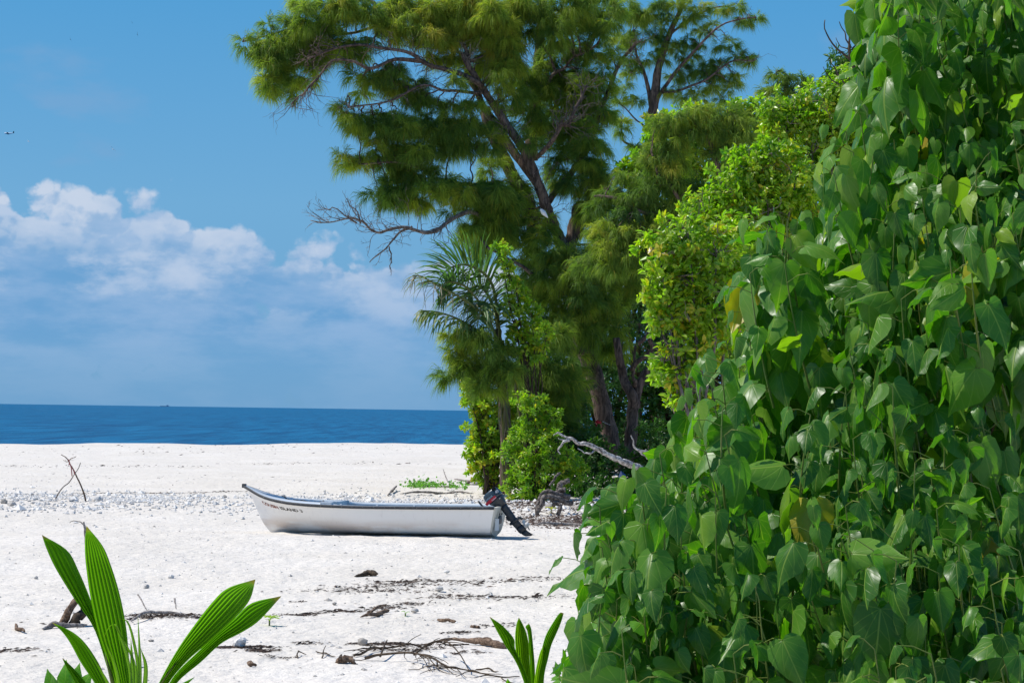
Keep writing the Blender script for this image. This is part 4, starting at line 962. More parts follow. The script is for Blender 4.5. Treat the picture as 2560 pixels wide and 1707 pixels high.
# ================================================================== bleached fallen branch and roots
def bleached_branch():
    D = 46.0
    s = 320 / 1320
    q = lambda pts: [(1380 + p[0] * s, 820 + p[1] * s, *p[2:]) for p in pts]
    mb = MB()
    limb(mb, q([(1250, 1560, 1.2), (1000, 1480, .8), (800, 1400, .3), (680, 1350, 0), (560, 1290, -.1), (470, 1235, -.1), (360, 1190, -.2), (280, 1190, -.2), (220, 1140, -.3), (160, 1130, -.3), (110, 1110, -.3), (60, 1075, -.3)]), D, 9.5, 1.8, 50, .02, 9, .5)
    limb(mb, q([(180, 1150, -.3), (110, 1180, -.4), (75, 1230, -.4), (85, 1300, -.4)]), D, 4.5, 1.0, 14, .02, 6, .4)
    limb(mb, q([(110, 1180, -.4), (70, 1240, -.5), (60, 1270, -.5)]), D, 2, .8, 6, .01, 5)
    limb(mb, q([(440, 1260, -.1), (400, 1300, -.3), (330, 1280, -.3), (265, 1240, -.3)]), D, 2.5, 1, 12, .02, 5, .4)
    limb(mb, q([(170, 1130, -.3), (100, 1150, -.3), (65, 1130, -.3)]), D, 2.5, .8, 8, .01, 5)
    limb(mb, q([(60, 1075, -.3), (30, 1085, -.3), (15, 1110, -.3)]), D, 2, .6, 6, .01, 5)
    o = mb.build('bleached_branch', MAT['whitewood'], None, origin=P(1380 + 800 * s, 820 + 1400 * s, D + .3))
    tag(o, 'bleached white fallen branch jutting out in front of the dark trunks', 'branch')
    mb = MB()
    limb(mb, q([(1250, 1330, .5), (1150, 1290, .2), (1000, 1280, 0), (900, 1260, -.1), (850, 1220, -.2), (830, 1150, -.3), (815, 1105, -.3)]), D - 2, 4.5, 1.2, 22, .02, 7, .4)
    limb(mb, q([(900, 1260, 0), (930, 1310, 0), (1000, 1350, .2)]), D - 2, 3, 1.2, 8, .02, 5, .4)
    o = mb.build('bleached_branch', MAT['whitewood'], None, origin=P(1380 + 1250 * s, 820 + 1330 * s, D - 1.5))
    tag(o, 'small pale crooked branch behind the nearest heart-shaped leaves', 'branch')
    # grey root tangle on the sand
    s2 = 240 / 2091
    q2 = lambda pts: [(1320 + p[0] * s2, 1160 + p[1] * s2, *p[2:]) for p in pts]
    p0 = G(1355, 1288); D2 = depth(p0)
    mb = MB()
    L = lambda pts, a, b, n=14, kn=.45: limb(mb, q2(pts), D2, a, b, n, .012, 7, kn)
    L([(200, 1110, 0), (230, 980, 0), (310, 850, 0), (330, 740, .05), (420, 700, .1), (560, 710, .15), (680, 760, .2), (800, 820, .3), (950, 850, .4)], 5.5, 8, 26)
    L([(190, 900, .2), (230, 780, .2), (300, 660, .25), (400, 600, .3), (520, 610, .3), (640, 650, .35), (780, 690, .4), (900, 720, .5)], 4, 7, 22)
    L([(180, 1060, .1), (200, 900, .1), (260, 740, .15), (300, 660, .2)], 4, 5, 10)
    L([(640, 1110, 0), (690, 1020, 0), (700, 920, .05), (640, 850, .1), (560, 790, .15), (500, 780, .2)], 5, 6, 16)
    L([(780, 690, .5), (700, 600, .5), (690, 500, .5), (740, 420, .6), (820, 380, .6), (880, 360, .7)], 9, 6, 18)
    L([(820, 560, .4), (740, 560, .4), (660, 600, .4), (600, 610, .4)], 6, 3, 10)
    L([(560, 900, .1), (600, 820, .2), (700, 800, .2)], 5, 6, 8)
    L([(470, 470, .8), (540, 380, .8), (620, 270, .9), (690, 190, 1)], 2.5, 3.5, 10)
    o = mb.build('driftwood_root', MAT['rootwood'], None, origin=p0)
    tag(o, 'grey twisted root tangle arching over the sand beside the leafy bush', 'driftwood')
    for px, py, sz, lab in ((1375, 1268, .13, 'rounded grey stone under the arching root tangle'), (1186, 1205, .16, 'dark grey stone at the left foot of the shoreline bush')):
        mb = MB(); c = G(px, py + 4, .04); rock(mb, c, sz, .1, 2, .8); o = mb.build('stone', MAT['coral'], None, origin=c); tag(o, lab, 'stone')
bleached_branch()

# ================================================================== BOAT
MAT['gelcoat'] = None
m, gg, out = material('hull_gelcoat')
tc = gg.new('ShaderNodeTexCoord'); ob = tc.outputs['Object']
sp_ = gg.new('ShaderNodeSeparateXYZ'); gg.put(sp_.inputs[0], ob)
st = gg.noise(gg.mapping(ob, scale=(.5, .5, 2.2)), 1.6, 5, .55)
low = gg.step(sp_.outputs['Z'], .10, .42, 1, 0)
col = gg.mix(gg.math('MULTIPLY', gg.step(st, .42, .60), gg.math('MULTIPLY', low, .9)), (.90, .87, .83), (.66, .54, .45))
col = gg.mix(gg.step(gg.noise(gg.mapping(ob, scale=(3, 3, .6)), 5, 4), .55, .8, 0, .25), col, (.55, .51, .47))
p = gg.new('ShaderNodeBsdfPrincipled'); gg.put(p.inputs['Base Color'], col); p.inputs['Roughness'].default_value = .38; p.inputs['Specular IOR Level'].default_value = .4
gg.nt.links.new(p.outputs[0], out.inputs[0]); MAT['gelcoat'] = m
MAT['deckpaint'] = plain_mat('deck_paint', (.66, .71, .75), .5, .4, noise=(.60, .64, .67), nscale=6)
MAT['shadeblue'] = plain_mat('inner_shade_blue', (.40, .50, .58), .55, .4, noise=(.34, .43, .50), nscale=5)  # bluish shade inside the boat put into the colour of its walls
MAT['rubber'] = plain_mat('black_rubber', (.030, .034, .040), .55, .4, noise=(.06, .062, .068))
MAT['transom'] = plain_mat('transom_worn', (.56, .55, .49), .6, .3, noise=(.38, .37, .31), nscale=4)
MAT['navy'] = plain_mat('cowl_paint', (.024, .042, .058), .30, .5, noise=(.034, .055, .072))
MAT['darkmetal'] = plain_mat('leg_paint', (.022, .027, .034), .42, .5, noise=(.045, .05, .055))
MAT['steel'] = plain_mat('worn_steel', (.50, .51, .50), .42, .5, .7, noise=(.36, .36, .35))
MAT['propgrey'] = plain_mat('propeller_grey', (.46, .47, .45), .5, .5, noise=(.58, .57, .54))
MAT['red'] = plain_mat('red_decal', (.56, .014, .026), .45, .4)
MAT['faded'] = plain_mat('faded_red_cloth', (.38, .10, .10), .8, .2, noise=(.45, .20, .18))
MAT['silver'] = plain_mat('silver_decal', (.42, .52, .60), .4, .5)
MAT['white'] = plain_mat('white_decal', (.78, .80, .82), .4, .5)
MAT['orangeink'] = plain_mat('faded_orange_letters', (.34, .07, .02), .6, .3, noise=(.20, .04, .015))
MAT['blackink'] = plain_mat('faded_black_letters', (.03, .025, .012), .6, .3, noise=(.07, .055, .025))
MAT['hole'] = plain_mat('dark_opening', (.006, .007, .008), .7, .2)
MAT['rope'] = plain_mat('dark_rope', (.05, .055, .065), .8, .2, noise=(.11, .11, .12), nscale=60)

def text_polys(body, size, space=1.0, serif=False):
    cu = bpy.data.curves.new('txt', 'FONT'); cu.body = body; cu.size = size; cu.space_character = space
    cu.extrude = 0; cu.offset = .022; cu.resolution_u = 2
    o = bpy.data.objects.new('txt', cu); COL.objects.link(o)
    dg = bpy.context.evaluated_depsgraph_get(); dg.update()
    me = o.evaluated_get(dg).to_mesh()
    v = np.array([q.co[:] for q in me.vertices]); f = [list(q.vertices) for q in me.polygons]
    o.evaluated_get(dg).to_mesh_clear(); bpy.data.objects.remove(o); bpy.data.curves.remove(cu)
    return v, f

PSI = math.radians(11)
S0 = G(1238, 1351); DB = depth(S0); KB = DB / FPX             # metres per photograph pixel at the boat
LEN = 640 * KB / math.cos(PSI) * 1.040
FX = np.array([-math.cos(PSI), math.sin(PSI), 0]); NY = np.array([-math.sin(PSI), -math.cos(PSI), 0]); UZ = np.array([0, 0, 1.0])
S0 = S0 - NY * .50
S0[2] = float(ground(S0[0], S0[1])) - .0
_bow = S0 + FX * (LEN - .6); SLOPE = (float(ground(_bow[0], _bow[1])) - .02 - S0[2]) / (LEN - .6)
def B(x, y, z): return S0 + FX * x + NY * y + UZ * (z + x * SLOPE)
interp = np.interp
def zs(s): return spline_y(s, [0, .3, .6, .72, .82, .91, 1], [.66, .645, .648, .668, .712, .81, 1.01])
def hb(s): return spline_y(s, [0, .3, .55, .75, .88, .95, 1], [.66, .77, .79, .67, .42, .215, .02])
def spline_y(x, xs_, ys_):
    x = np.asarray(x, float); k = np.searchsorted(xs_, x, 'right') - 1; k = np.clip(k, 0, len(xs_) - 2)
    xs_ = np.asarray(xs_); ys_ = np.asarray(ys_); d = np.gradient(ys_, xs_)
    h = xs_[k + 1] - xs_[k]; t = (x - xs_[k]) / h
    return (2 * t**3 - 3 * t**2 + 1) * ys_[k] + (t**3 - 2 * t**2 + t) * h * d[k] + (-2 * t**3 + 3 * t**2) * ys_[k + 1] + (t**3 - t**2) * h * d[k + 1]
def stem(v): return LEN - np.interp(v, [0, .06, .16, .39, .72, 1], [.62, .55, .46, .33, .19, 0])
def rake(v): return .13 * (1 - v)
def hull_pt(s, v, side=1, inset=0.0):
    x = rake(v) + (stem(v) - rake(v)) * s
    full = np.interp(v, [0, .05, .12, .2, .4, .7, 1], [0, .34, .66, .80, .87, .94, 1])
    vee = np.interp(v, [0, .05, .12, .2, .4, .7, 1], [0, .14, .26, .36, .56, .80, 1])
    w = sstep(np.array(s), .45, 1.0)
    b = hb(s) * (full * (1 - w) + vee * w) - inset * (v > .05)
    zk = .02 + .0 * s
    return B(x, side * max(b, .004), zk + (zs(s) - zk) * v)

def build_boat():
    root = thing('rowing_boat', 'white open dinghy with a black rubber rail beached on the sand', 'boat', S0)
    SS = np.linspace(0, 1, 33); VV = np.array([0, .03, .07, .12, .2, .35, .5, .7, .85, 1])
    mb = MB()
    for side in (1, -1):
        g_ = np.array([[hull_pt(s, v, side) for v in VV] for s in SS])
        loft(mb, g_ if side == 1 else g_[:, ::-1], closed=False)
    hull = mb.build('hull', MAT['gelcoat'], root)
    # transom plate, set just proud of the hull's end
    mb = MB()
    prof = [hull_pt(0, v, 1) for v in VV[::-1]] + [hull_pt(0, v, -1) for v in VV[1:]]
    prof = np.array(prof); c = prof.mean(0)
    outp = c + (prof - c) * .995 - FX * .035; inn = c + (prof - c) * .995 + FX * .03
    # cut-out for the engine in the middle of the top edge
    loft(mb, np.array([inn, outp]), closed=True)
    mb.build('transom', MAT['transom'], root, smooth=False)
    # two pale pads on the outside of the transom
    for yy, zz in ((.40, .30),):
        mb = MB(); box(mb, B(-.01, yy, zz), FX * .035, NY * .05, UZ * .12); mb.build('mounting_pad', MAT['deckpaint'], root, smooth=False)
    # rubber rail all round the gunwale
    mb = MB(); ang = np.linspace(0, 2 * math.pi, 9)[:-1]
    for side in (1, -1):
        rings = []
        for s in np.linspace(0, 1, 40):
            p0 = hull_pt(s, 1, side, 0)
            o_ = NY * side
            rings.append([p0 + o_ * (.016 + .024 * math.cos(a)) + UZ * (-.014 + .032 * math.sin(a)) + FX * (.02 if s == 1 else 0) for a in ang])
        loft(mb, rings if side == 1 else [r[::-1] for r in rings])
    rail = mb.build('rub_rail', MAT['rubber'], root)
    mb = MB(); box(mb, B(LEN + .01, 0, zs(1) - .005), FX * .035, NY * .05, UZ * .042); mb.build('bow_cap', MAT['rubber'], root, smooth=False)
    # bolt heads along the rail
    mb = MB()
    for s in np.linspace(.04, .9, 22):
        rock(mb, hull_pt(s, 1, 1) + NY * .042 - UZ * .012, .007)
    b_ = mb.build('bolts', MAT['steel'], rail); b_['kind'] = 'stuff'
    # gunwale cap, inner walls and floor
    def cap_w(s): return float(np.interp(s, [0, .60, .64, .8, .93, 1], [.07, .07, .20, .24, .20, .02]))
    def cap_rise(s): return float(np.interp(s, [0, .60, .64, .8, 1], [.004, .004, .035, .03, .006]))
    mb = MB(); sw = np.linspace(0.004, .995, 40)
    for side in (1, -1):
        a = np.array([hull_pt(s, 1, side) + UZ * .012 for s in sw])
        b = np.array([hull_pt(s, 1, side, min(cap_w(s), hb(s) - .006)) + UZ * (.014 + cap_rise(s)) for s in sw])
        c_ = b - UZ * .05
        rows = np.stack([a, b, c_], 1)
        loft(mb, rows if side == 1 else rows[:, ::-1], closed=False)
    mb.build('gunwale', MAT['deckpaint'], root)
    mb = MB(); sw = np.linspace(0.03, .93, 34)
    for side in (1, -1):
        top = np.array([hull_pt(s, 1, side, min(cap_w(s) - .012, hb(s) - .02)) + UZ * (cap_rise(s) - .03) for s in sw])
        midr = np.array([hull_pt(s, .62, side, .05) for s in sw]); lowr = np.array([hull_pt(s, .26, side, .07) for s in sw])
        cen = np.array([hull_pt(s, .26, side, 9) for s in sw])
        rows = np.stack([top, midr, lowr, cen], 1)
        loft(mb, rows if side == 1 else rows[:, ::-1], closed=False)
    mb.build('inner_liner', MAT['shadeblue'], root)
    # benches and the bulkhead at the end of the fore part
    for s, z_ in ((.22, .44), (.44, .44)):
        x = s * LEN; mb = MB(); box(mb, B(x, 0, z_), FX * .13, NY * (float(hb(s)) - .07), UZ * .02); mb.build('bench', MAT['deckpaint'], root, smooth=False)
    mb = MB(); x = .625 * LEN
    box(mb, B(x, -.30, .60), FX * .015, NY * .38, UZ * .10); box(mb, B(x + .25, -.62, .66), FX * .30, NY * .015, UZ * .045)
    mb.build('bulkhead', MAT['shadeblue'], root, smooth=False)
    mb = MB(); x = .62 * LEN; yb = float(hb(.62)) - .115
    box(mb, B(x + .10, yb, .695), FX * .12, NY * .085, UZ * .028); mb.build('deck_step', MAT['deckpaint'], root, smooth=False)
    mb = MB(); box(mb, B(.14, .0, .50), FX * .03, NY * .58, UZ * .10); mb.build('transom_knee', MAT['shadeblue'], root, smooth=False)
    # cleats on the inner side
    for s in (.30, .44, .58):
        mb = MB(); p0 = hull_pt(s, 1, 1, .05) + UZ * .02; box(mb, p0, FX * .018, NY * .012, UZ * .022); mb.build('cleat', MAT['white'], root, smooth=False)
    mb = MB(); tube(mb, [B(.82 * LEN, .20, .73), B(.825 * LEN, .20, .78), B(.84 * LEN, .19, .815)], [.016, .014, .010], 6)
    tube(mb, [B(.81 * LEN, .2, .74), B(.83 * LEN, .2, .74)], .012, 6); mb.build('bow_cleat', MAT['rubber'], root)
    # lettering on the bow
    def letters(body, s_a, s_b, size, mat, vrow):
        v, f = text_polys(body, 1.0, 1.0)
        v[:, 0] -= v[:, 0].min(); W = v[:, 0].max(); v[:, 1] -= .0
        u = v[:, 0] / W; pts = []
        for (x_, y_), u_ in zip(v[:, :2], u):
            s = s_a + (s_b - s_a) * u_; vv = vrow + y_ * size
            pts.append(hull_pt(s, vv, 1) + NY * .004 + FX * .002)
        mb = MB(); mb.add(pts, f); return mb.build('lettering', mat, hull, smooth=False)
    letters('COUSIN', .945, .868, .125, MAT['orangeink'], .71)
    letters('ISLAND 3', .858, .758, .125, MAT['blackink'], .71)
    # rope lying along the fore deck
    mb = MB(); path = wobble(spline([B(.79 * LEN, .27, .735), B(.76 * LEN, .22, .715), B(.72 * LEN, .15, .69), B(.69 * LEN, .16, .68), B(.655 * LEN, .1, .67)], 36), .03, 12)
    tube(mb, path, .014, 6); path2 = wobble(spline([B(.775 * LEN, .18, .72), B(.74 * LEN, .24, .705), B(.70 * LEN, .22, .69), B(.67 * LEN, .15, .675)], 30), .03, 10); tube(mb, path2, .012, 6)
    o = mb.build('mooring_rope', MAT['rope'], None, origin=B(.72 * LEN, .18, .76)); tag(o, 'dark rope lying loose on the fore deck of the boat', 'rope')
    return root
build_boat()

# ================================================================== OUTBOARD
def build_outboard():
    AFT = -FX; anchor = B(0, 0, zs(0)); ax_px = np.array([1262.0, 1271.0])
    sc = .1148; kx = KB / math.cos(PSI)
    def E(px, py, y=0.0):      # enlarged crop 1180..1400 x 1200..1380
        X = 1180 + px * sc; Y = 1200 + py * sc
        return anchor + AFT * ((X - ax_px[0]) * kx) + UZ * ((ax_px[1] - Y) * KB) + NY * y
    root = thing('outboard_motor', 'dark navy outboard motor tilted up on the stern of the white boat', 'outboard motor', anchor)
    o0 = np.array([470., 320.]); e = np.array([.672, .741]); pd = np.array([.741, -.672])
    def sec(t, p0, p1, hy, k=16, pw=.55):
        c = o0 + e * t + pd * (p0 + p1) / 2; hp = (p1 - p0) / 2; r = []
        for a in np.arange(k) * 2 * math.pi / k:
            ca, sa = math.cos(a), math.sin(a)
            q = c + pd * hp * np.sign(ca) * abs(ca) ** pw
            r.append(E(q[0], q[1], hy * np.sign(sa) * abs(sa) ** pw))
        return r
    def lf(name, secs, mat, parent=root, pw=.55, smooth=True):
        mb = MB(); loft(mb, [sec(*s, pw=pw) for s in secs]); return mb.build(name, mat, parent, smooth)
    cowl = lf('cowling', [(-18, -110, 120, .10), (-6, -160, 165, .145), (25, -184, 190, .165), (90, -190, 196, .172), (150, -186, 198, .176), (205, -172, 188, .172)], MAT['navy'])
    lf('cowl_seam', [(205, -168, 184, .168), (218, -166, 182, .166)], MAT['hole'])
    lf('lower_cowling', [(218, -170, 186, .170), (245, -160, 182, .16), (300, -125, 160, .14), (370, -85, 135, .11), (420, -70, 120, .085)], MAT['darkmetal'])
    lf('leg', [(415, -66, 112, .075), (480, -58, 104, .065), (600, -66, 96, .058), (720, -74, 84, .055), (800, -84, 70, .055), (860, -92, 70, .058), (930, -92, 72, .052), (1010, -90, 66, .042)], MAT['darkmetal'])
    # reinforcement rib and lugs on the leg
    mb = MB(); loft(mb, [sec(640, -96, -60, .03), sec(700, -108, -64, .035), sec(760, -100, -70, .03)]); loft(mb, [sec(800, -130, -80, .03), sec(840, -135, -80, .03), sec(860, -110, -80, .03)])
    mb.build('leg_lug', MAT['darkmetal'], root)
    lf('anti_cavitation_plate', [(815, -70, 110, .085), (830, -78, 152, .105), (862, -80, 160, .105), (878, -74, 120, .09)], MAT['darkmetal'])
    lf('trim_tab', [(838, 120, 172, .03), (905, 125, 172, .022), (920, 132, 160, .016)], MAT['darkmetal'])
    # gear case: a bullet across the leg, then the skeg
    lf('gearcase', [(985, -92, 74, .045), (1030, -98, 86, .06), (1075, -98, 90, .062), (1120, -90, 84, .05), (1140, -78, 74, .03)], MAT['darkmetal'], pw=.8)
    lf('skeg', [(1135, -76, 66, .022), (1200, -62, 76, .014), (1250, -35, 90, .011), (1318, 60, 112, .007)], MAT['darkmetal'], pw=.8)
    # propeller on the shaft pointing up and aft
    hub = MB(); c0 = o0 + e * 1072; rr = [(86, .050), (110, .055), (150, .052), (190, .042), (205, .02)]
    rings = []
    for p_, r_ in rr:
        c_ = c0 + pd * p_
        cw = E(*c_); ew = unit(E(*(c_ + e)) - cw)
        rings.append([cw + ew * r_ * math.cos(a) + NY * r_ * math.sin(a) for a in np.arange(12) * math.pi / 6])
    loft(hub, rings); prop = hub.build('propeller', MAT['propgrey'], root)
    for b in range(3):
        mb = MB(); a0 = b * 2.094 + .55; grid = []
        cw = E(*(c0 + pd * 140)); ew = unit(E(*(c0 + pd * 140 + e)) - cw); pw_ = unit(E(*(c0 + pd * 141)) - cw)
        for r_ in np.linspace(.045, .135, 6):
            half = .75 * math.sin(min(1, (r_ - .02) / .12) * 2.4) * (1 if r_ < .12 else .7); row = []
            for a in np.linspace(-half, half, 7):
                row.append(cw + r_ * (ew * math.cos(a0 + a) + NY * math.sin(a0 + a)) + pw_ * (a * .045))
            grid.append(row)
        grid = np.array(grid); loft(mb, grid, closed=False); loft(mb, (grid + pw_ * .006)[:, ::-1], closed=False)
        mb.build('blade', MAT['propgrey'], prop)
    # clamp bracket, tilt arm, steering handle, tank-like swivel block
    mb = MB()
    for y_ in (-.12, .12):
        loft(mb, np.array([[E(560, 640, y_ - .015), E(690, 660, y_ - .015), E(740, 800, y_ - .015), E(600, 900, y_ - .015), E(555, 800, y_ - .015)], [E(560, 640, y_ + .015), E(690, 660, y_ + .015), E(740, 800, y_ + .015), E(600, 900, y_ + .015), E(555, 800, y_ + .015)]]))
    tube(mb, [E(600, 740, -.2), E(600, 740, .2)], .018, 8)
    mb.build('clamp_bracket', MAT['darkmetal'], root, smooth=False)
    mb = MB(); tube(mb, spline([E(575, 770, .17), E(600, 735, .18), E(640, 715, .18), E(670, 700, .18)], 10), .011, 6); tube(mb, spline([E(575, 770, .17), E(600, 800, .18), E(625, 775, .18), E(610, 740, .18)], 10), .010, 6)
    mb.build('clamp_screw', MAT['steel'], root)
    mb = MB(); rings = []
    for u_, w_ in ((-.16, .85), (-.12, 1), (.12, 1), (.16, .85)):
        c_ = np.array([650, 930.]); poly = [(-85, -120), (20, -135), (70, -100), (85, 0), (70, 70), (-60, 135), (-85, 120)]
        rings.append([E(c_[0] + a * w_, c_[1] + b * w_, u_) for a, b in poly])
    loft(mb, rings); mb.build('swivel_block', MAT['rubber'], root)
    mb = MB(); tube(mb, [E(360, 640, .10), E(320, 600, .12), E(285, 560, .12), E(245, 510, .12)], [.018, .020, .022, .020], 8); mb.build('tiller_handle', MAT['rubber'], root)
    # markings on the side of the cowling
    def on_side(v, f, c, ux, uy, name, mat, y_=.178, parent=cowl):
        pts = [E(*(np.array(c) + np.array(ux) * a + np.array(uy) * b), y_) for a, b in v[:, :2]]
        mb = MB(); mb.add(pts, f); return mb.build(name, mat, parent, smooth=False)
    rd = np.array([.741, -.672]); up = np.array([-.672, -.741])
    v, f = text_polys('YAMAHA', 62); v[:, 0] *= 225 / v[:, 0].max()
    on_side(v, f, (420, 545), rd, up, 'brand_lettering', MAT['silver'], .181)
    on_side(np.array([(0, 0), (285, 0), (285, 66), (0, 66.)]), [(0, 1, 2, 3)], (455, 618), rd, up, 'red_stripe', MAT['red'], .1795)
    v, f = text_polys('Enduro', 46); v[:, 0] *= 120 / v[:, 0].max()
    on_side(v, f, (572, 508), rd, up, 'stripe_lettering', MAT['white'], .1825)
    v, f = text_polys('40', 92); v[:, 0] *= 82 / v[:, 0].max()
    on_side(v, f, (655, 345), rd, up, 'power_number', MAT['white'], .1825)
    # the dark handle recess near the top
    mb = MB(); q = [(545, 245), (600, 195), (640, 215), (645, 240), (590, 282), (550, 265)]
    loft(mb, np.array([[E(a, b, .150) for a, b in q], [E(a, b, .178) for a, b in q]])); mb.build('handle_recess', MAT['hole'], cowl, smooth=False)
    mb = MB(); box(mb, E(733, 440, .175), unit(E(733, 440) - E(743, 432)) * .014, UZ * .010, NY * .008); mb.build('cowl_latch', MAT['steel'], cowl, smooth=False)
build_outboard()

# ================================================================== BEACH LITTER
def wood(name, label, cat, pts, rad, mat='driftbrown', px=True, sides=7, knob=.5, lift=.0, n=18, amp=.01, extra=None):
    """driftwood lying on the sand along photograph pixels"""
    W = []
    for q in pts:
        p = G(q[0], q[1]); 
        if len(q) > 2: p = p + UZ * q[2]
        W.append(p)
    mb = MB(); path = wobble(spline(W, n), amp, 6); path[:, 2] += lift
    r = np.interp(np.linspace(0, 1, n), np.linspace(0, 1, len(rad)), rad) * .68
    r[0] *= .3; r[-1] *= .3; r[1] *= .75; r[-2] *= .75
    path[:, 2] -= r * .25
    tube(mb, path, r, sides, .5, knob)
    if extra:
        for sub, rr in extra:
            W2 = [G(q[0], q[1]) + UZ * (q[2] if len(q) > 2 else 0) for q in sub]
            tube(mb, wobble(spline(W2, 10), amp * .6, 4), np.linspace(rr, rr * .4, 10), 5, .5, .3)
    o = mb.build(name, MAT[mat], None, origin=path.mean(0)); return tag(o, label, cat)

d3 = lambda *p: [(560 + a[0] * .38265, 1350 + a[1] * .38265, *a[2:]) for a in p]
wood('driftwood', 'dark knobbly driftwood lump alone on the open sand, nearest the boat', 'driftwood', d3((850, 225, .01), (900, 218, .04), (950, 215, .08), (1005, 220, .05)), [.012, .05, .075, .05], 'stem')
wood('driftwood', 'pale split driftwood stick beside a small green sprig', 'driftwood', d3((890, 510, .01), (960, 505, .03), (1020, 490, .04), (1080, 480, .05)), [.02, .035, .045, .04], 'driftbrown', extra=[(d3((960, 500, .05), (1010, 475, .09), (1060, 462, .1)), .02), (d3((940, 500, .05), (1000, 480, .07), (1040, 470, .07)), .014)])
wood('driftwood', 'short straight brown driftwood stick lying by itself', 'driftwood', d3((1395, 520, .03), (1450, 528, .03), (1515, 535, .03)), [.035, .03, .03])
wood('driftwood', 'small dark cylinder-shaped wood chunk on the sand', 'driftwood', d3((1610, 560, .02), (1670, 562, .02)), [.028, .028])
wood('driftwood', 'long curved brown branch half buried, beside the right-hand palm seedling', 'driftwood', d3((1385, 665, .02), (1450, 655, .05), (1540, 658, .06), (1640, 675, .06), (1720, 690, .06), (1790, 700, .04), (1860, 705, .02)), [.015, .022, .03, .05, .07, .07, .03], n=26)
wood('driftwood', 'triangular brown bark chunk standing on its edge', 'driftwood', d3((740, 805, .05), (800, 805, .06), (875, 808, .0)), [.085, .065, .008], knob=.7)
wood('driftwood', 'broken brown wood scrap on the sand, near the left palm seedling', 'driftwood', d3((160, 800, .05), (185, 812, .03), (215, 812, .01)), [.045, .035, .01])
wood('twig', 'thin bent twig reaching from the triangular bark chunk', 'twig', d3((600, 735, .03), (640, 745, .03), (690, 762, .03), (730, 775, .02)), [.010, .012, .010, .006], 'stem', extra=[(d3((640, 775, .01), (655, 750, .06), (665, 740, .08)), .008)])
wood('twig', 'short forked twig left of the triangular bark chunk', 'twig', d3((480, 760, .0), (490, 740, .05), (540, 750, .02)), [.012, .010, .006], 'stem')
wood('twig', 'dark slender stick lying below the long curved branch', 'twig', d3((1640, 860, .02), (1720, 868, .03), (1795, 882, .02)), [.010, .014, .006], 'stem')
def sprig():
    W = [G(*q[:2]) + UZ * q[2] for q in d3((920, 785, .02), (1000, 788, .05), (1100, 795, .07), (1220, 812, .08), (1340, 835, .08), (1450, 855, .07), (1560, 880, .05), (1680, 905, .03), (1830, 915, .02), (1930, 910, .01))]
    mb = MB(); path = wobble(spline(W, 40), .02, 10); tube(mb, path, np.linspace(.014, .005, 40), 6)
    for i in range(28):
        j = rng.integers(6, 36); p = path[j]; t = unit(path[j + 1] - path[j])
        d = unit(t * rng.choice([-1, 1]) * .9 + rng.normal(0, .45, 3) * np.array([1, 1.6, .12]) + UZ * .03); L = rng.uniform(.15, .6)
        q = [p]; 
        for k in range(6): d = unit(d + rng.normal(0, .2, 3) * np.array([1, 1, .3]) - UZ * .08); q.append(q[-1] + d * L / 6)
        q = np.array(q); q[:, 2] = np.maximum(q[:, 2], ground(q[:, 0], q[:, 1]) + .008); tube(mb, q, np.linspace(.007, .0025, 7), 4, cap=False)
    for sub in (d3((1240, 800, .06), (1330, 785, .16), (1440, 790, .2), (1530, 830, .14), (1600, 880, .04)), d3((1020, 790, .05), (1050, 760, .12), (1065, 745, .14))):
        W = [G(*q[:2]) + UZ * q[2] for q in sub]; tube(mb, spline(W, 16), np.linspace(.012, .005, 16), 5)
    o = mb.build('fallen_sprig', MAT['stem'], None, origin=path[20]); tag(o, 'dead many-twigged branch lying in front on the sand', 'branch')
    mb = MB(); W = [G(*q[:2]) + UZ * q[2] for q in d3((850, 770, .02), (920, 755, .03), (1000, 730, .04), (1100, 715, .04), (1250, 715, .04), (1400, 705, .05), (1600, 695, .03))]
    path = wobble(spline(W, 36), .02, 12); tube(mb, path, np.linspace(.014, .008, 36), 5)
    for i in range(22):
        j = rng.integers(4, 34); p = path[j]; d = unit(np.array([rng.normal(), rng.normal() * 1.5, .3])); q = spline([p, p + d * .12, p + d * .25 - UZ * .03], 6); q[:, 2] = np.maximum(q[:, 2], ground(q[:, 0], q[:, 1]) + .006)
        tube(mb, q, np.linspace(.007, .003, 6), 4, cap=False)
    o = mb.build('fallen_sprig', MAT['stem'], None, origin=path[18]); tag(o, 'long thin dark stick tangled in seaweed, above the many-twigged branch', 'branch')
sprig()
wood('driftwood', 'grey branch lying flat on the rubble behind the boat, below the creeping plants', 'driftwood', [(1000, 1238, .02), (1040, 1237, .06), (1090, 1236, .08), (1140, 1236, .06), (1185, 1238, .03)], [.03, .05, .06, .05, .02], 'drift', n=24, amp=.03)
wood('driftwood', 'pointed grey log end lying on the rubble just behind the boat', 'driftwood', [(968, 1243, .02), (980, 1236, .10), (992, 1230, .16)], [.02, .07, .05], 'drift')
wood('driftwood', 'brown log by the shoreline bush', 'driftwood', [(1165, 1212, .05), (1182, 1208, .09), (1205, 1203, .10)], [.07, .12, .10], 'driftbrown')
wood('driftwood', 'grey stick leaning out of the sand left of the shoreline bush', 'driftwood', [(1120, 1205, .0), (1114, 1202, .2), (1107, 1200, .42)], [.035, .03, .015], 'drift')
wood('driftwood', 'thin grey pole on the sand behind the creeping plants', 'driftwood', [(1135, 1200, .04), (1170, 1203, .05), (1200, 1206, .05)], [.04, .045, .03], 'drift')
wood('driftwood', 'dark grey branch lying flat beside the outboard motor', 'driftwood', [(1335, 1312, .02), (1370, 1312, .05), (1420, 1311, .05), (1470, 1313, .03)], [.03, .05, .05, .04], 'drift', n=20, amp=.02)

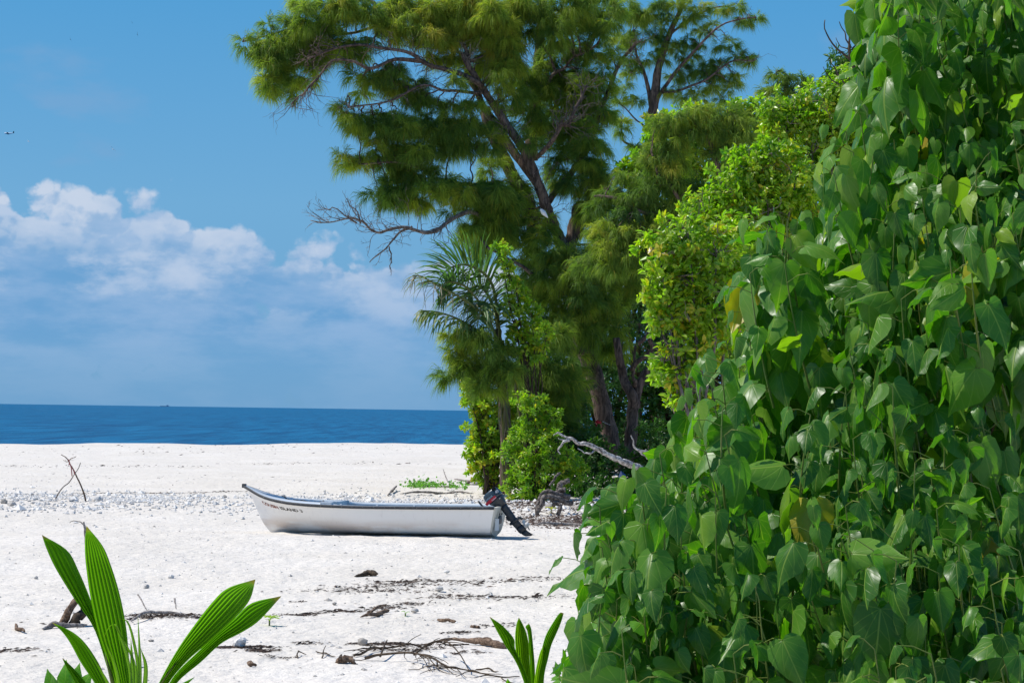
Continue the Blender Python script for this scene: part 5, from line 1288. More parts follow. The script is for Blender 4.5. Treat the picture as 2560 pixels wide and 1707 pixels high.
def stick_marker():
    base = G(200, 1252)
    D = depth(base)
    root = thing('stick_marker', 'two crossed driftwood sticks with red tatters standing on the far rubble', 'marker', base)
    s = 640 / 2352; q = lambda pts: [(p[0] * s, 1100 + p[1] * s, *p[2:]) for p in pts]
    mb = MB(); limb(mb, q([(790, 575, 0), (770, 500, 0), (735, 390, 0), (690, 300, 0), (655, 240, 0), (630, 190, 0), (600, 155, 0), (560, 132, 0)]), D, 2.4, .9, 24, .01, 7, .3); limb(mb, q([(630, 190), (660, 170), (700, 148)]), D, 1.4, .8, 6, .01, 5); limb(mb, q([(630, 195), (605, 190), (582, 183)]), D, 1.2, .6, 6, .01, 5)
    mb.build('thick_stick', MAT['driftbrown'], root)
    mb = MB(); limb(mb, q([(488, 585, .1), (530, 510, .1), (580, 430, .05), (635, 385, .05), (690, 300, 0), (720, 250, -.05), (740, 205, -.05)]), D, 2.0, .9, 22, .01, 6, .3); mb.build('thin_stick', MAT['drift'], root)
    mb = MB()
    for a in ([(628, 175, -.05), (640, 205, -.06), (632, 230, -.05)], [(668, 262, -.05), (680, 290, -.06), (684, 310, -.05)], [(640, 210, -.05), (655, 250, -.06), (662, 330, -.05)]):
        p = PX(q(a), D); w = np.array([.030, 0, 0]); loft(mb, np.stack([p - w * .5, p + w * .5], 1), closed=False)
    mb.build('ribbon', MAT['faded'], root)
stick_marker()

def leaning_driftwood():
    s = 640 / 1527
    q = lambda pts: [(p[0] * s, 1050 + p[1] * s, *p[2:]) for p in pts]
    b0 = G(370 * s, 1050 + 1225 * s); D = depth(b0)
    mb = MB(); limb(mb, q([(365, 1235, 0), (410, 1140, 0), (470, 1050, .05), (490, 1010, .05)]), D, 10, 7, 16, .012, 9, .5)
    o = mb.build('driftwood_post', MAT['driftbrown'], None, origin=b0); tag(o, 'short weathered post leaning behind the left palm seedling', 'driftwood')
    bt = G(515 * s, 1050 + 760 * s); Dt_ = depth(bt); mb = MB(); limb(mb, q([(520, 770, 0), (512, 700, 0), (505, 650, 0), (498, 606, 0)]), Dt_, 4.5, 2.0, 10, .01, 7, .5); limb(mb, q([(500, 625, 0), (475, 605, 0), (440, 598, 0), (415, 612, 0)]), Dt_, 1.8, .7, 8, .01, 5)
    o = mb.build('driftwood_snag', MAT['drift'], None, origin=bt); tag(o, 'pale grey snag with one bent twig, rising behind the tallest seedling leaf', 'driftwood')
    b1 = G(450 * s, 1050 + 1235 * s)
    mb = MB(); limb(mb, q([(430, 1240, 0), (460, 1190, 0), (495, 1140, .1), (530, 1080, .2)]), D, 14, 9, 12, .02, 9, .6)
    o = mb.build('driftwood_stump', MAT['stem'], None, origin=b1); tag(o, 'dark splintered stump right of the leaning post', 'driftwood')
    wood('driftwood', 'flat grey stick at the foot of the leaning post', 'driftwood', q([(250, 1242, .02), (300, 1235, .04), (380, 1232, .04), (520, 1230, .03)]), [.02, .05, .05, .03], 'drift')
    wood('driftwood', 'small brown bent stick left of the leaning post', 'driftwood', q([(90, 1228, .05), (110, 1248, .03), (150, 1258, .02)]), [.02, .035, .02], 'driftbrown')
    wood('driftwood', 'grey log end in the seaweed heap right of the tallest seedling leaf', 'driftwood', q([(780, 1215, .04), (860, 1195, .08), (980, 1190, .06), (1120, 1195, .03)]), [.018, .03, .025, .012], 'drift', extra=[(q([(820, 1150, .25), (850, 1170, .15), (890, 1188, .06)]), .012), (q([(1040, 1160, .2), (1050, 1185, .08)]), .014)])
leaning_driftwood()

# coral stones: the larger ones one by one, the rest as rubble
def coral():
    named = [((1408, 318), .13, 'upright buff coral block among the seaweed streaks', .55), ((105, 652), .16, 'pale pyramid-shaped coral rock beside the left seedling leaf', .6), ((905, 650), .13, 'flat dark grey rock beside the seaweed clump', .0), ((722, 408), .06, 'small reddish-brown stone near the seaweed lines', .1),
             ((1740, 348), .07, 'small grey stone on the seaweed line, far right', .2), ((1245, 455), .10, 'knobbly grey coral lump near the green sprig', .3), ((1455, 198), .11, 'ragged pale coral lump on the open sand behind the seaweed', .7)]
    for (a, b), sz, lab, tn in named:
        c = G(560 + a * .38265, 1350 + b * .38265, sz * .35); mb = MB(); rock(mb, c, sz * .5, tn, 2, .8)
        tag(mb.build('coral_rock', MAT['coral'], None, smooth=False, origin=c), lab, 'rock')
    for (px, py), sz, lab, tn in (((428, 1437), .11, 'pale pointed coral rock on the sand above the seedling leaf', .7), ((366, 1458), .10, 'grey jagged coral lump right of the tallest seedling leaf', .3), ((90, 1440), .07, 'small flat grey stone left of the tallest seedling leaf', .3), ((378, 1594), .06, 'brown nut-like lump on the sand above the grass blades', .0), ((10, 1256), .20, 'dark rock at the left edge of the far rubble', -.1), ((30, 1260), .22, 'large grey coral rock beside the dark one, left edge', .35), ((180, 1248), .16, 'grey triangular rock between the crossed sticks', .3), ((243, 1247), .26, 'widest pale rock just right of the crossed sticks', .55), ((560, 1242), .18, 'grey-brown rock in the rubble left of the bow', .2), ((605, 1596), .10, 'buff stone beside the right end of the seaweed patch', .6)):
        c = G(px, py, sz * .2); mb = MB(); rock(mb, c, sz * .5, tn, 2, .8)
        tag(mb.build('coral_rock', MAT['coral'], None, smooth=False, origin=c), lab, 'rock')
    # rubble band: 150 stones of their own, thousands more as one heap of gravel
    shapes = []
    for k in range(10):
        mb = MB(); rock(mb, (0, 0, 0), 1.0, .35 + .5 * rng.random(), 1, .75); shapes.append(mb.mesh('coral_stone', MAT['coral'], False))
    def band_pt():
        px = rng.uniform(-20, 1240)
        top = 1237 if px < 560 else 1222; bot = 1284 if px < 560 else 1282
        py = rng.uniform(0, 1) ** 1.1 * (bot - top) + top
        return px, py
    n = 0
    while n < 150:
        px, py = band_pt(); c = G(px, py)
        sz = rng.uniform(.028, .070); o = bpy.data.objects.new('coral_stone', shapes[rng.integers(10)])
        o.location = [c[0], c[1], c[2] + sz * .3]; o.scale = [sz * rng.uniform(.8, 1.3), sz, sz * rng.uniform(.7, 1.1)]; o.rotation_euler = (0, 0, rng.uniform(0, 6))
        link(o); tag(o, 'pale coral stone in the long rubble band behind the boat', 'stone', 'coral stones in the rubble band'); n += 1
    mb = MB()
    octv = np.array([(1, 0, 0), (-1, 0, 0), (0, 1, 0), (0, -1, 0), (0, 0, 1), (0, 0, -.6)], float); octf = [(0, 2, 4), (2, 1, 4), (1, 3, 4), (3, 0, 4), (2, 0, 5), (1, 2, 5), (3, 1, 5), (0, 3, 5)]
    def scatter(cx, cy, cz, sz, tn):
        N_ = len(cx); v = octv[None] * (1 + .5 * (rng.random((N_, 6, 1)) - .5)) * sz[:, None, None] * np.array([1.2, 1.0, .75]); a = rng.random(N_) * 6.28
        R = np.stack([np.stack([np.cos(a), -np.sin(a)], 1), np.stack([np.sin(a), np.cos(a)], 1)], 1)
        v[:, :, :2] = np.einsum('nij,nkj->nki', R, v[:, :, :2]); v += np.stack([cx, cy, cz], 1)[:, None]
        mb.add_array(v, octf, tn)
    N_ = 10000
    y = rng.normal(56.5, 3.0, N_); x = rng.uniform(-1, 1, N_) * y * .30; keep = (x < 4.2 + 1.5 * rng.random(N_)); y = y[keep] + .10 * x[keep]; x = x[keep]
    dn = vnoise(x / 1.5, y / 1.5, 21); k2 = rng.random(len(x)) < dn * 1.5; x = x[k2]; y = y[k2]
    scatter(x, y, ground(x, y) + .01, rng.gamma(2.2, .014, len(x)) + .010, np.clip(rng.normal(.68, .25, len(x)), 0, 1))
    # loose bits over the whole beach
    N_ = 2600; y = rng.uniform(17, 75, N_); x = rng.uniform(-1, 1, N_) * y * .30
    scatter(x, y, ground(x, y) + .004, rng.gamma(2, .007, N_) + .004, np.clip(rng.normal(.4, .3, N_), 0, 1))
    o = mb.build('coral_gravel', MAT['coral'], None, smooth=False); o['kind'] = 'stuff'
    o['label'] = 'broken pale coral gravel strewn in a band behind the boat'
coral()

def wrack():
    """dark seaweed and twig crumbs in tide lines and scattered about"""
    mb = MB()
    def bits(x, y, L, tn, fl=.35):
        N_ = len(x); a = rng.normal(0, .7, N_); z = ground(x, y) + .008
        L = L * .62
        d = np.stack([np.cos(a), np.sin(a) * .8, rng.normal(0, .12, N_)], 1); s = np.stack([-np.sin(a), np.cos(a), np.zeros(N_)], 1)
        c = np.stack([x, y, z], 1); w = L * rng.uniform(.10, fl, N_); h = w * rng.uniform(.2, .6, N_) + .003
        up = np.array([0, 0, 1.0])
        v = np.stack([c - d * L[:, None] * .5, c + s * w[:, None] * .5, c - s * w[:, None] * .5, c + up * h[:, None] + d * L[:, None] * .1, c + d * L[:, None] * .5 + up * (h * .4)[:, None]], 1)
        mb.add_array(v, [(0, 2, 3), (0, 3, 1), (3, 2, 4), (3, 4, 1)], tn)
    def line(pts, n, sx, sy, L=.10, gap=1.0):
        W = np.array([G(*p) for p in pts]); q = spline(W, 200)
        t = rng.integers(0, 200, n * 3); keep = vnoise(t / 9.0, t * 0 + rng.random() * 99, 31) > .42 * gap; t = t[keep][:int(n * 1.5)]
        x = q[t, 0] + rng.normal(0, sx, len(t)); y = q[t, 1] + rng.normal(0, sy, len(t))
        bits(x, y, np.minimum(rng.gamma(2, L / 2.6, len(t)), L * 3), np.clip(rng.normal(.22, .16, len(t)), 0, .9))
    c = lambda *p: [(560 + a * .38265, 1350 + b * .38265) for a, b in p]
    # nearest streaks
    line(c((520, 330), (700, 325), (900, 320), (1000, 300), (1150, 292), (1330, 288), (1500, 282), (1640, 285)), 420, .25, .30, .11)
    line(c((1080, 270), (1300, 265), (1500, 268), (1750, 262), (2000, 250), (2290, 235)), 240, .3, .18, .11)
    line(c((960, 335), (1200, 330), (1400, 345), (1420, 380)), 150, .3, .3, .09)
    line(c((380, 492), (520, 485), (640, 475), (780, 465), (900, 452), (1020, 435), (1150, 428), (1250, 408)), 520, .12, .09, .085, .8)
    line(c((1200, 415), (1330, 388), (1480, 385), (1600, 372), (1800, 375), (2000, 362), (2300, 345)), 320, .25, .12, .09)
    line(c((-40, 690), (40, 690), (120, 690), (250, 690)), 260, .15, .06, .10, .5); line(c((200, 712), (310, 715)), 110, .1, .06, .1, .3)
    line(c((330, 755), (440, 750)), 70, .1, .05, .06, .3); line(c((500, 670), (600, 655)), 60, .1, .05, .07, .3)
    line(c((900, 655), (1000, 665), (1120, 680)), 300, .12, .08, .09, .4); line(c((1030, 715), (1150, 722), (1300, 700), (1350, 670)), 200, .15, .08, .08, .5)
    line(c((1480, 600), (1600, 602)), 60, .1, .05, .08, .3); line(c((1530, 745), (1680, 742)), 50, .1, .05, .07, .3); line(c((1750, 560), (1850, 548)), 50, .1, .06, .08, .3); line(c((460, 402), (510, 402)), 30, .06, .04, .06, .2)
    line([(0, 1620), (40, 1624), (80, 1622)], 60, .1, .08, .1, .3)
    line([(330, 1545), (400, 1546), (470, 1548)], 420, .25, .14, .09, .3)
    # far dark tide line above the rubble, and faint ones beyond
    line([(-10, 1241), (150, 1237), (350, 1234), (480, 1230), (620, 1227)], 600, .3, .08, .10, .5)
    line([(60, 1168), (200, 1166), (350, 1164), (500, 1163)], 110, 1.0, .4, .18); line([(600, 1158), (800, 1158), (980, 1156), (1150, 1160)], 110, 1.2, .45, .18)
    line([(100, 1130), (300, 1128), (600, 1122), (900, 1118), (1150, 1125)], 200, 3, 7, .2, .9); line([(0, 1195), (300, 1193), (700, 1190), (1080, 1192)], 150, 2, 3.5, .10, .9)
    # leaf litter by the outboard and under the bushes
    x0 = G(1400, 1305); n = 3800; x = x0[0] + rng.normal(0, 1.0, n) + .3; y = x0[1] + rng.normal(0, 1.3, n) + .4; bits(x, y, rng.gamma(3, .028, n), np.clip(rng.normal(.50, .2, n), 0, 1), .8)
    x0 = G(1330, 1262); n = 2600; x = x0[0] + rng.normal(.3, 1.5, n); y = x0[1] + rng.normal(-.3, 1.7, n); bits(x, y, rng.gamma(3, .034, n), np.clip(rng.normal(.45, .2, n), 0, 1), .8)
    x0 = G(1235, 1245); n = 500; x = x0[0] + rng.normal(0, 1.2, n); y = x0[1] + rng.normal(0, 1.2, n); bits(x, y, rng.gamma(3, .02, n), np.clip(rng.normal(.4, .2, n), 0, 1), .8)
    # scattered everywhere
    n = 1900; y = rng.uniform(17, 62, n); x = rng.uniform(-1, 1, n) * y * .29; k = rng.random(n) < .25 + .75 * (vnoise(x / 2, y / 2, 41) > .5); bits(x[k], y[k], rng.gamma(2, .022, k.sum()), np.clip(rng.normal(.25, .2, k.sum()), 0, 1))
    n = 900; y = rng.uniform(17, 27, n); x = rng.uniform(-1, 1, n) * y * .29; bits(x, y, rng.gamma(2, .012, n), np.clip(rng.normal(.2, .2, n), 0, 1))
    o = mb.build('beach_debris', MAT['debris'], None, smooth=False); o['kind'] = 'stuff'; o['label'] = 'dark seaweed crumbs and litter in tide lines over the pale sand'
wrack()

# ================================================================== SMALL GROUND PLANTS
def creeper():
    c = G(1085, 1222); root = thing('creeping_plant', 'low green creeper patch on the rubble between the boat and the bush', 'plant', c)
    mb = MB(); sm = MB()
    n = 420; D = depth(c)
    px = np.concatenate([rng.normal(1055, 22, n // 2), rng.uniform(1015, 1170, n // 2)]); py = 1220 + rng.normal(0, 3.0, n) + (px - 1085) * .02
    pos = np.array([G(a, b) for a, b in zip(px, py)]); pos[:, 2] += rng.gamma(2, .045, n)
    ax = unit(rng.normal(size=(n, 3)) + np.array([0, -.2, .4])); nr = unit(rng.normal(0, .6, (n, 3)) + UZ)
    leaves(mb, pos, ax, nr, rng.uniform(.07, .13, n), np.clip(rng.normal(.45, .2, n), 0, .95), (.5, .7)); o = mb.build('foliage', MAT['herb'], root, smooth=False); o['kind'] = 'stuff'
    for i in range(18):
        a = pos[rng.integers(n)]; b = pos[rng.integers(n)]
        if np.linalg.norm(a - b) < 1.6: 
            q = spline([a, (a + b) / 2, b], 8); q[:, 2] = ground(q[:, 0], q[:, 1]) + .02; tube(sm, q, .008, 4)
    sm.build('runners', MAT['stem'], root)
creeper()
def sprout(px, py, size, label, n=7, mat='herb', tn=.9):
    c = G(px, py); root = thing('sprout', label, 'plant', c)
    mb = MB(); tube(mb, [c, c + UZ * size * .5], .008 + size * .02, 5, .6)
    mb.build('stem', MAT['petiole'], root)
    for i in range(n):
        mb = MB(); a = i * 2.4; d = np.array([math.cos(a), math.sin(a), .5]); p = c + UZ * size * (.35 + .3 * rng.random())
        leaves(mb, p[None], d[None], (UZ + .3 * d)[None], np.array([size * rng.uniform(.6, .9)]), np.array([tn]), (.5, .45), .35); mb.build('leaf', MAT[mat], root)
sprout(560 + 297 * .38265, 1350 + 556 * .38265, .15, 'little yellow sprout alone on the sand right of the left seedling', 9, tn=.96)
sprout(560 + 1185 * .38265, 1350 + 492 * .38265, .08, 'tiny green sprig on the sand beside the split stick', 5, tn=.7)
sprout(1378, 1284, .22, 'yellow-leaved seedling under the arching grey roots', 5, tn=.99)

def blade(eL, eR, d0, d1, pleats=7, rows=26, depthp=.014, fold=.035, tint=.5, tip=True, curl=0.0):
    """pleated blade between two edge polylines (photograph pixels), base first; d0, d1 distances of base and tip"""
    mb = MB(); a = spline(eL, rows); b = spline(eR, rows); nc = pleats * 2 + 1
    g_ = []
    for i in range(rows):
        t = i / (rows - 1); row = []
        for j in range(nc):
            u = j / (nc - 1); p = a[i] * (1 - u) + b[i] * u
            d = d0 + (d1 - d0) * t + (depthp * (j % 2) + fold * math.sin(math.pi * u)) * math.sin(math.pi * min(1, t * 1.05)) ** .5 + curl * t * t
            row.append(P(p[0], p[1], d))
        g_.append(row)
    loft(mb, g_, closed=False, tint=tint); return mb

def palm_seedling():
    s = 640 / 1527
    q = lambda pts: np.array([(p[0] * s, 1050 + p[1] * s) for p in pts], float)
    D = 8.0; base = P(780 * s, 1050 + 1640 * s, D); gz = float(ground(base[0], base[1])); 
    root = thing('palm_seedling', 'coconut seedling with broad pleated leaves, bottom left', 'palm seedling', (base[0], base[1], min(gz, base[2])))
    spec = [
        (q([(690, 1660), (640, 1480), (560, 1240), (440, 1060), (330, 880), (275, 760), (250, 685)]), q([(730, 1660), (690, 1480), (610, 1270), (545, 1080), (470, 900), (400, 775), (252, 684)]), 8.0, 8.1, 5, .25),
        (q([(720, 1680), (660, 1480), (590, 1280), (540, 1060), (512, 860), (506, 740), (515, 632)]), q([(800, 1680), (775, 1480), (755, 1250), (715, 1040), (660, 860), (610, 745), (517, 630)]), 7.95, 7.7, 8, .55),
        (q([(900, 1680), (945, 1570), (1050, 1380), (1160, 1220), (1270, 1080), (1360, 1000), (1522, 948)]), q([(960, 1680), (1010, 1560), (1120, 1430), (1260, 1310), (1400, 1180), (1490, 1070), (1524, 950)]), 7.95, 7.7, 8, .55),
        (q([(940, 1690), (1040, 1520), (1180, 1380), (1300, 1270), (1400, 1180), (1500, 1090), (1675, 1048)]), q([(990, 1690), (1060, 1560), (1200, 1440), (1320, 1330), (1450, 1260), (1550, 1190), (1678, 1050)]), 8.05, 8.0, 6, .35),
        (q([(640, 1690), (560, 1560), (480, 1440), (420, 1330), (370, 1260), (312, 1207)]), q([(720, 1690), (650, 1580), (590, 1450), (510, 1330), (430, 1260), (313, 1205)]), 7.85, 7.7, 5, .35),
        (q([(960, 1690), (1020, 1600), (1100, 1560), (1160, 1530)]), q([(1000, 1700), (1040, 1640), (1110, 1580), (1162, 1530)]), 7.9, 7.8, 3, .4),
        (q([(560, 1700), (470, 1600), (400, 1480), (372, 1420)]), q([(640, 1700), (560, 1620), (460, 1500), (376, 1418)]), 8.2, 8.3, 4, .2)]
    for i, (a, b, d0, d1, pl, tn) in enumerate(spec):
        o = blade(a, b, d0, d1, pl, tint=tn).build('leaf', MAT['seedling'], root, smooth=False)
    mb = MB()
    for e_ in ([(700, 1680), (650, 1480), (620, 1320)], [(900, 1690), (960, 1570), (1060, 1430)]):
        pts = PX([(p[0] * s, 1050 + p[1] * s) for p in e_], 7.92); tube(mb, spline(pts, 12), np.linspace(.010, .003, 12), 6)
    g0 = np.array(root.location); tube(mb, [g0, P(780 * s, 1050 + 1600 * s, 8.0)], [.05, .03], 8)
    mb.build('leaf_stalks', MAT['petiole'], root)
    # grass tuft in front of it
    g1 = P(760 * s, 1050 + 1660 * s, 7.6); gg1 = (g1[0], g1[1], float(ground(g1[0], g1[1])))
    root2 = thing('grass_tuft', 'thin bright grass blades between the seedling leaves', 'grass', gg1)
    for pts, w in (([(720, 1700), (690, 1480), (620, 1300)], 22), ([(790, 1700), (770, 1460), (700, 1240), (660, 1225), (620, 1290)], 20), ([(800, 1700), (800, 1450), (690, 1230)], 22), ([(815, 1700), (825, 1500), (800, 1330), (760, 1200), (700, 1185)], 20), ([(830, 1700), (835, 1450), (822, 1160)], 24), ([(850, 1700), (870, 1480), (840, 1360)], 28), ([(700, 1700), (640, 1560), (580, 1450)], 20), ([(780, 1700), (790, 1500), (780, 1300)], 34)):
        path = spline(PX([(p[0] * s, 1050 + p[1] * s) for p in pts], 7.6), 14); path[0, 2] = min(path[0, 2], gg1[2] + .0)
        mb = MB(); wv = (w * s * 7.6 / FPX * .5) * np.sin(np.linspace(1.1, math.pi - .02, 14))[:, None] * unit(np.array([1.0, .4, .1]) + rng.normal(0, .2, 3))[None]
        loft(mb, np.stack([path - wv, path + np.array([0, .004, 0]), path + wv], 1), closed=False, tint=.8); mb.build('blade', MAT['seedling'], root2)
    # round-leaved herb left of it
    g2 = P(330 * s, 1050 + 1640 * s, 8.5); root3 = thing('leafy_herb', 'low herb with rounded quilted light green leaves, bottom left corner', 'plant', (g2[0], g2[1], float(ground(g2[0], g2[1]))))
    for px, py, L, ang, tn in ((310, 1570, 130, 100, .55), (390, 1560, 170, 92, .6), (430, 1570, 165, 75, .6), (470, 1580, 150, 60, .45), (280, 1590, 90, 150, .6), (400, 1620, 120, 120, .4), (520, 1570, 60, 55, .97), (530, 1600, 90, 20, .5), (345, 1600, 130, 110, .5)):
        mb = MB(); k = 8.4 / FPX * s; p = P(px * s, 1050 + (py + 40) * s, 8.4 + rng.normal(0, .05)); a = math.radians(ang)
        t = np.array([math.cos(a), -.1, math.sin(a)]); nr = unit(np.array([rng.normal(0, .3), -.8, .5]))
        heart(mb, p, t, nr, L * k, tn, wide=.50, wav=.06); mb.build('leaf', MAT['herb'], root3)
    mb = MB(); gl = np.array(root3.location)
    for px in (310, 400, 460): tube(mb, [gl, P(px * s, 1050 + 1600 * s, 8.42)], [.012, .006], 5)
    mb.build('stems', MAT['petiole'], root3)

_rows = [(0, 0, .12, -.10), (0, .06, .30, -.125), (0, .15, .44, -.03), (0, .30, .50, .17), (0, .48, .435, .40), (0, .66, .285, .62), (0, .83, .11, .82)]
def heart_template(wide=.74, fold=.16, bend=.25, wav=.03, seed=0):
    r = np.random.default_rng(seed); v = []; uv = []
    for i, (cx, cy, ex, ey) in enumerate(_rows):
        for u in (-1, -.55, 0, .55, 1):
            x = ex * u; y = cy + (ey - cy) * abs(u) ** 1.5
            z = -fold * abs(x) * (1 - .3 * abs(u)) - bend * y * abs(y) + (wav * math.sin(y * 9 + u * 2 + seed) * abs(u) ** 2) + r.normal(0, .006)
            v.append((x * wide * 2 * .5 * 1.35, y, z)); uv.append((x * wide * 1.35, y))
    v.append((0, 1.0, -bend)); uv.append((0, 1.0))
    f = []
    for i in range(6):
        for j in range(4): a = i * 5 + j; f.append((a, a + 1, a + 6, a + 5))
    for j in range(4): f.append((30 + j, 31 + j, 35))
    return np.array(v), f, np.array(uv)

def heart(mb, p, t, nr, size, tint, wide=.74, wav=.03, seed=0, bend=.25, fold=.16):
    v, f, uv = heart_template(wide, fold, bend, wav, seed)
    t = unit(np.asarray(t, float)); b = unit(np.cross(t, nr)); n_ = np.cross(b, t)
    if np.dot(n_, nr) < 0: n_ = -n_
    mb.add(p + size * (v[:, :1] * b + v[:, 1:2] * t + v[:, 2:] * n_), f, tint, uv)
palm_seedling()

def second_seedling():
    s = 260 / 1969
    q = lambda pts: np.array([(1200 + p[0] * s, 1500 + p[1] * s) for p in pts], float)
    D = 9.0; b = P(1200 + 1050 * s, 1500 + 1750 * s, D); root = thing('palm_seedling', 'smaller coconut seedling with glare tinted into its middle leaf, beside the heart-shaped leaves', 'palm seedling', (b[0], b[1], float(ground(b[0], b[1]))))
    for a, c, d0, d1, pl, tn in (
        (q([(900, 1750), (760, 1350), (640, 1100), (480, 860), (330, 600), (250, 440), (180, 310)]), q([(1000, 1750), (860, 1350), (740, 1080), (660, 900), (640, 720), (430, 480), (184, 308)]), 9, 9.1, 5, .55),
        (q([(880, 1750), (790, 1400), (700, 1150), (670, 880), (665, 650), (690, 450), (735, 320)]), q([(1000, 1750), (960, 1400), (940, 1100), (930, 860), (880, 620), (810, 450), (738, 320)]), 9.05, 9.15, 7, .75),  # middle leaf: its glare put into the paler tint
        (q([(960, 1750), (950, 1300), (930, 900), (900, 600), (860, 500), (920, 440)]), q([(1040, 1750), (1040, 1300), (1010, 900), (980, 600), (960, 500), (930, 440)]), 9.1, 9.2, 4, .5),
        (q([(1060, 1750), (1080, 1300), (1160, 950), (1250, 650), (1380, 420), (1480, 270), (1530, 225)]), q([(1200, 1750), (1220, 1400), (1290, 1100), (1350, 850), (1450, 620), (1540, 400), (1585, 240)]), 9.1, 9.2, 6, .3),
        (q([(1000, 1750), (1060, 1300), (1130, 1000), (1200, 850)]), q([(1080, 1750), (1120, 1400), (1180, 1100), (1205, 850)]), 8.95, 9.0, 3, .9),
        (q([(420, 1760), (470, 1600), (520, 1480)]), q([(640, 1760), (590, 1580), (525, 1478)]), 8.8, 8.8, 3, .6)):
        blade(a, c, d0, d1, pl, tint=tn).build('leaf', MAT['seedling'], root, smooth=False)
    mb = MB(); g0 = np.array(root.location); tube(mb, [g0, P(1200 + 1050 * s, 1500 + 1650 * s, 9.05)], [.04, .025], 8); mb.build('stem', MAT['petiole'], root)
    # small bright plant right of it
    b = P(1200 + 1500 * s, 1500 + 1500 * s, 9.6); r3 = thing('young_plant', 'small bright green young plant right of the smaller seedling', 'plant', (b[0], b[1], float(ground(b[0], b[1]))))
    mb = MB(); gl = np.array(r3.location); tube(mb, [gl, P(1200 + 1500 * s, 1500 + 1330 * s, 9.6)], [.012, .006], 5); mb.build('stem', MAT['petiole'], r3)
    for px, py, L, ang, tn in ((1480, 1350, 200, 105, .6), (1500, 1400, 190, 130, .5), (1470, 1300, 150, 60, .75), (1530, 1480, 190, 170, .55), (1560, 1500, 180, 15, .9), (1480, 1450, 160, 200, .6), (1500, 1560, 200, 190, .55), (1600, 1560, 230, 20, .97), (1560, 1350, 170, 45, .7), (1420, 1380, 130, 95, .65)):
        mb = MB(); k = 9.6 / FPX * s; a = math.radians(ang)
        heart(mb, P(1200 + px * s, 1500 + py * s, 9.6 + rng.normal(0, .04)), (math.cos(a), -.1, math.sin(a)), unit(np.array([rng.normal(0, .3), -.8, .6])), L * k, tn, wide=.5); mb.build('leaf', MAT['herb'], r3)
second_seedling()

# ================================================================== THE BIG HEART-LEAVED SHRUBS
def inside(poly, x, y):
    c = False; j = len(poly) - 1
    for i in range(len(poly)):
        xi, yi = poly[i]; xj, yj = poly[j]
        if (yi > y) != (yj > y) and x < (xj - xi) * (y - yi) / (yj - yi) + xi: c = not c
        j = i
    return c

OUT = [(2175, -60), (2185, 60), (2190, 120), (2175, 190), (2150, 260), (2110, 330), (2080, 430), (2055, 490), (1960, 545), (1900, 560), (1885, 600), (1872, 660), (1850, 760), (1815, 850), (1800, 950), (1700, 1000), (1665, 1075), (1640, 1150), (1600, 1200), (1535, 1215), (1472, 1255), (1462, 1320), (1478, 1420), (1500, 1520), (1490, 1600), (1500, 1760), (2620, 1760), (2620, -60)]
templates = [heart_template(.47 + .13 * rng.random(), rng.uniform(.10, .75), rng.uniform(.10, .60), rng.uniform(.02, .09), k) for k in range(12)]
tmesh = []
for k, (v, f, uv) in enumerate(templates):
    mb = MB(); mb.add(v, f, np.clip(.22 + .045 * k, 0, .72), uv); tmesh.append(mb.mesh('leaf', MAT['fgleaf'], True))
mb = MB(); mb.add(templates[3][0], templates[3][1], .90, templates[3][2]); young = mb.mesh('leaf', MAT['fgleaf'], True)
mb = MB(); mb.add(templates[5][0], templates[5][1], 1.0, templates[5][2]); yellow = mb.mesh('leaf', MAT['fgleaf'], True)

def shrub_depth(px, py):
    return 4.9 + 2.0 * (1 - np.clip(py, -60, 1800) / 1707.0) - .35 * float(sstep(np.array(px), 1600, 2450)) + .30 * (vnoise(px / 230.0, py / 260.0, 51) - .5) * 2

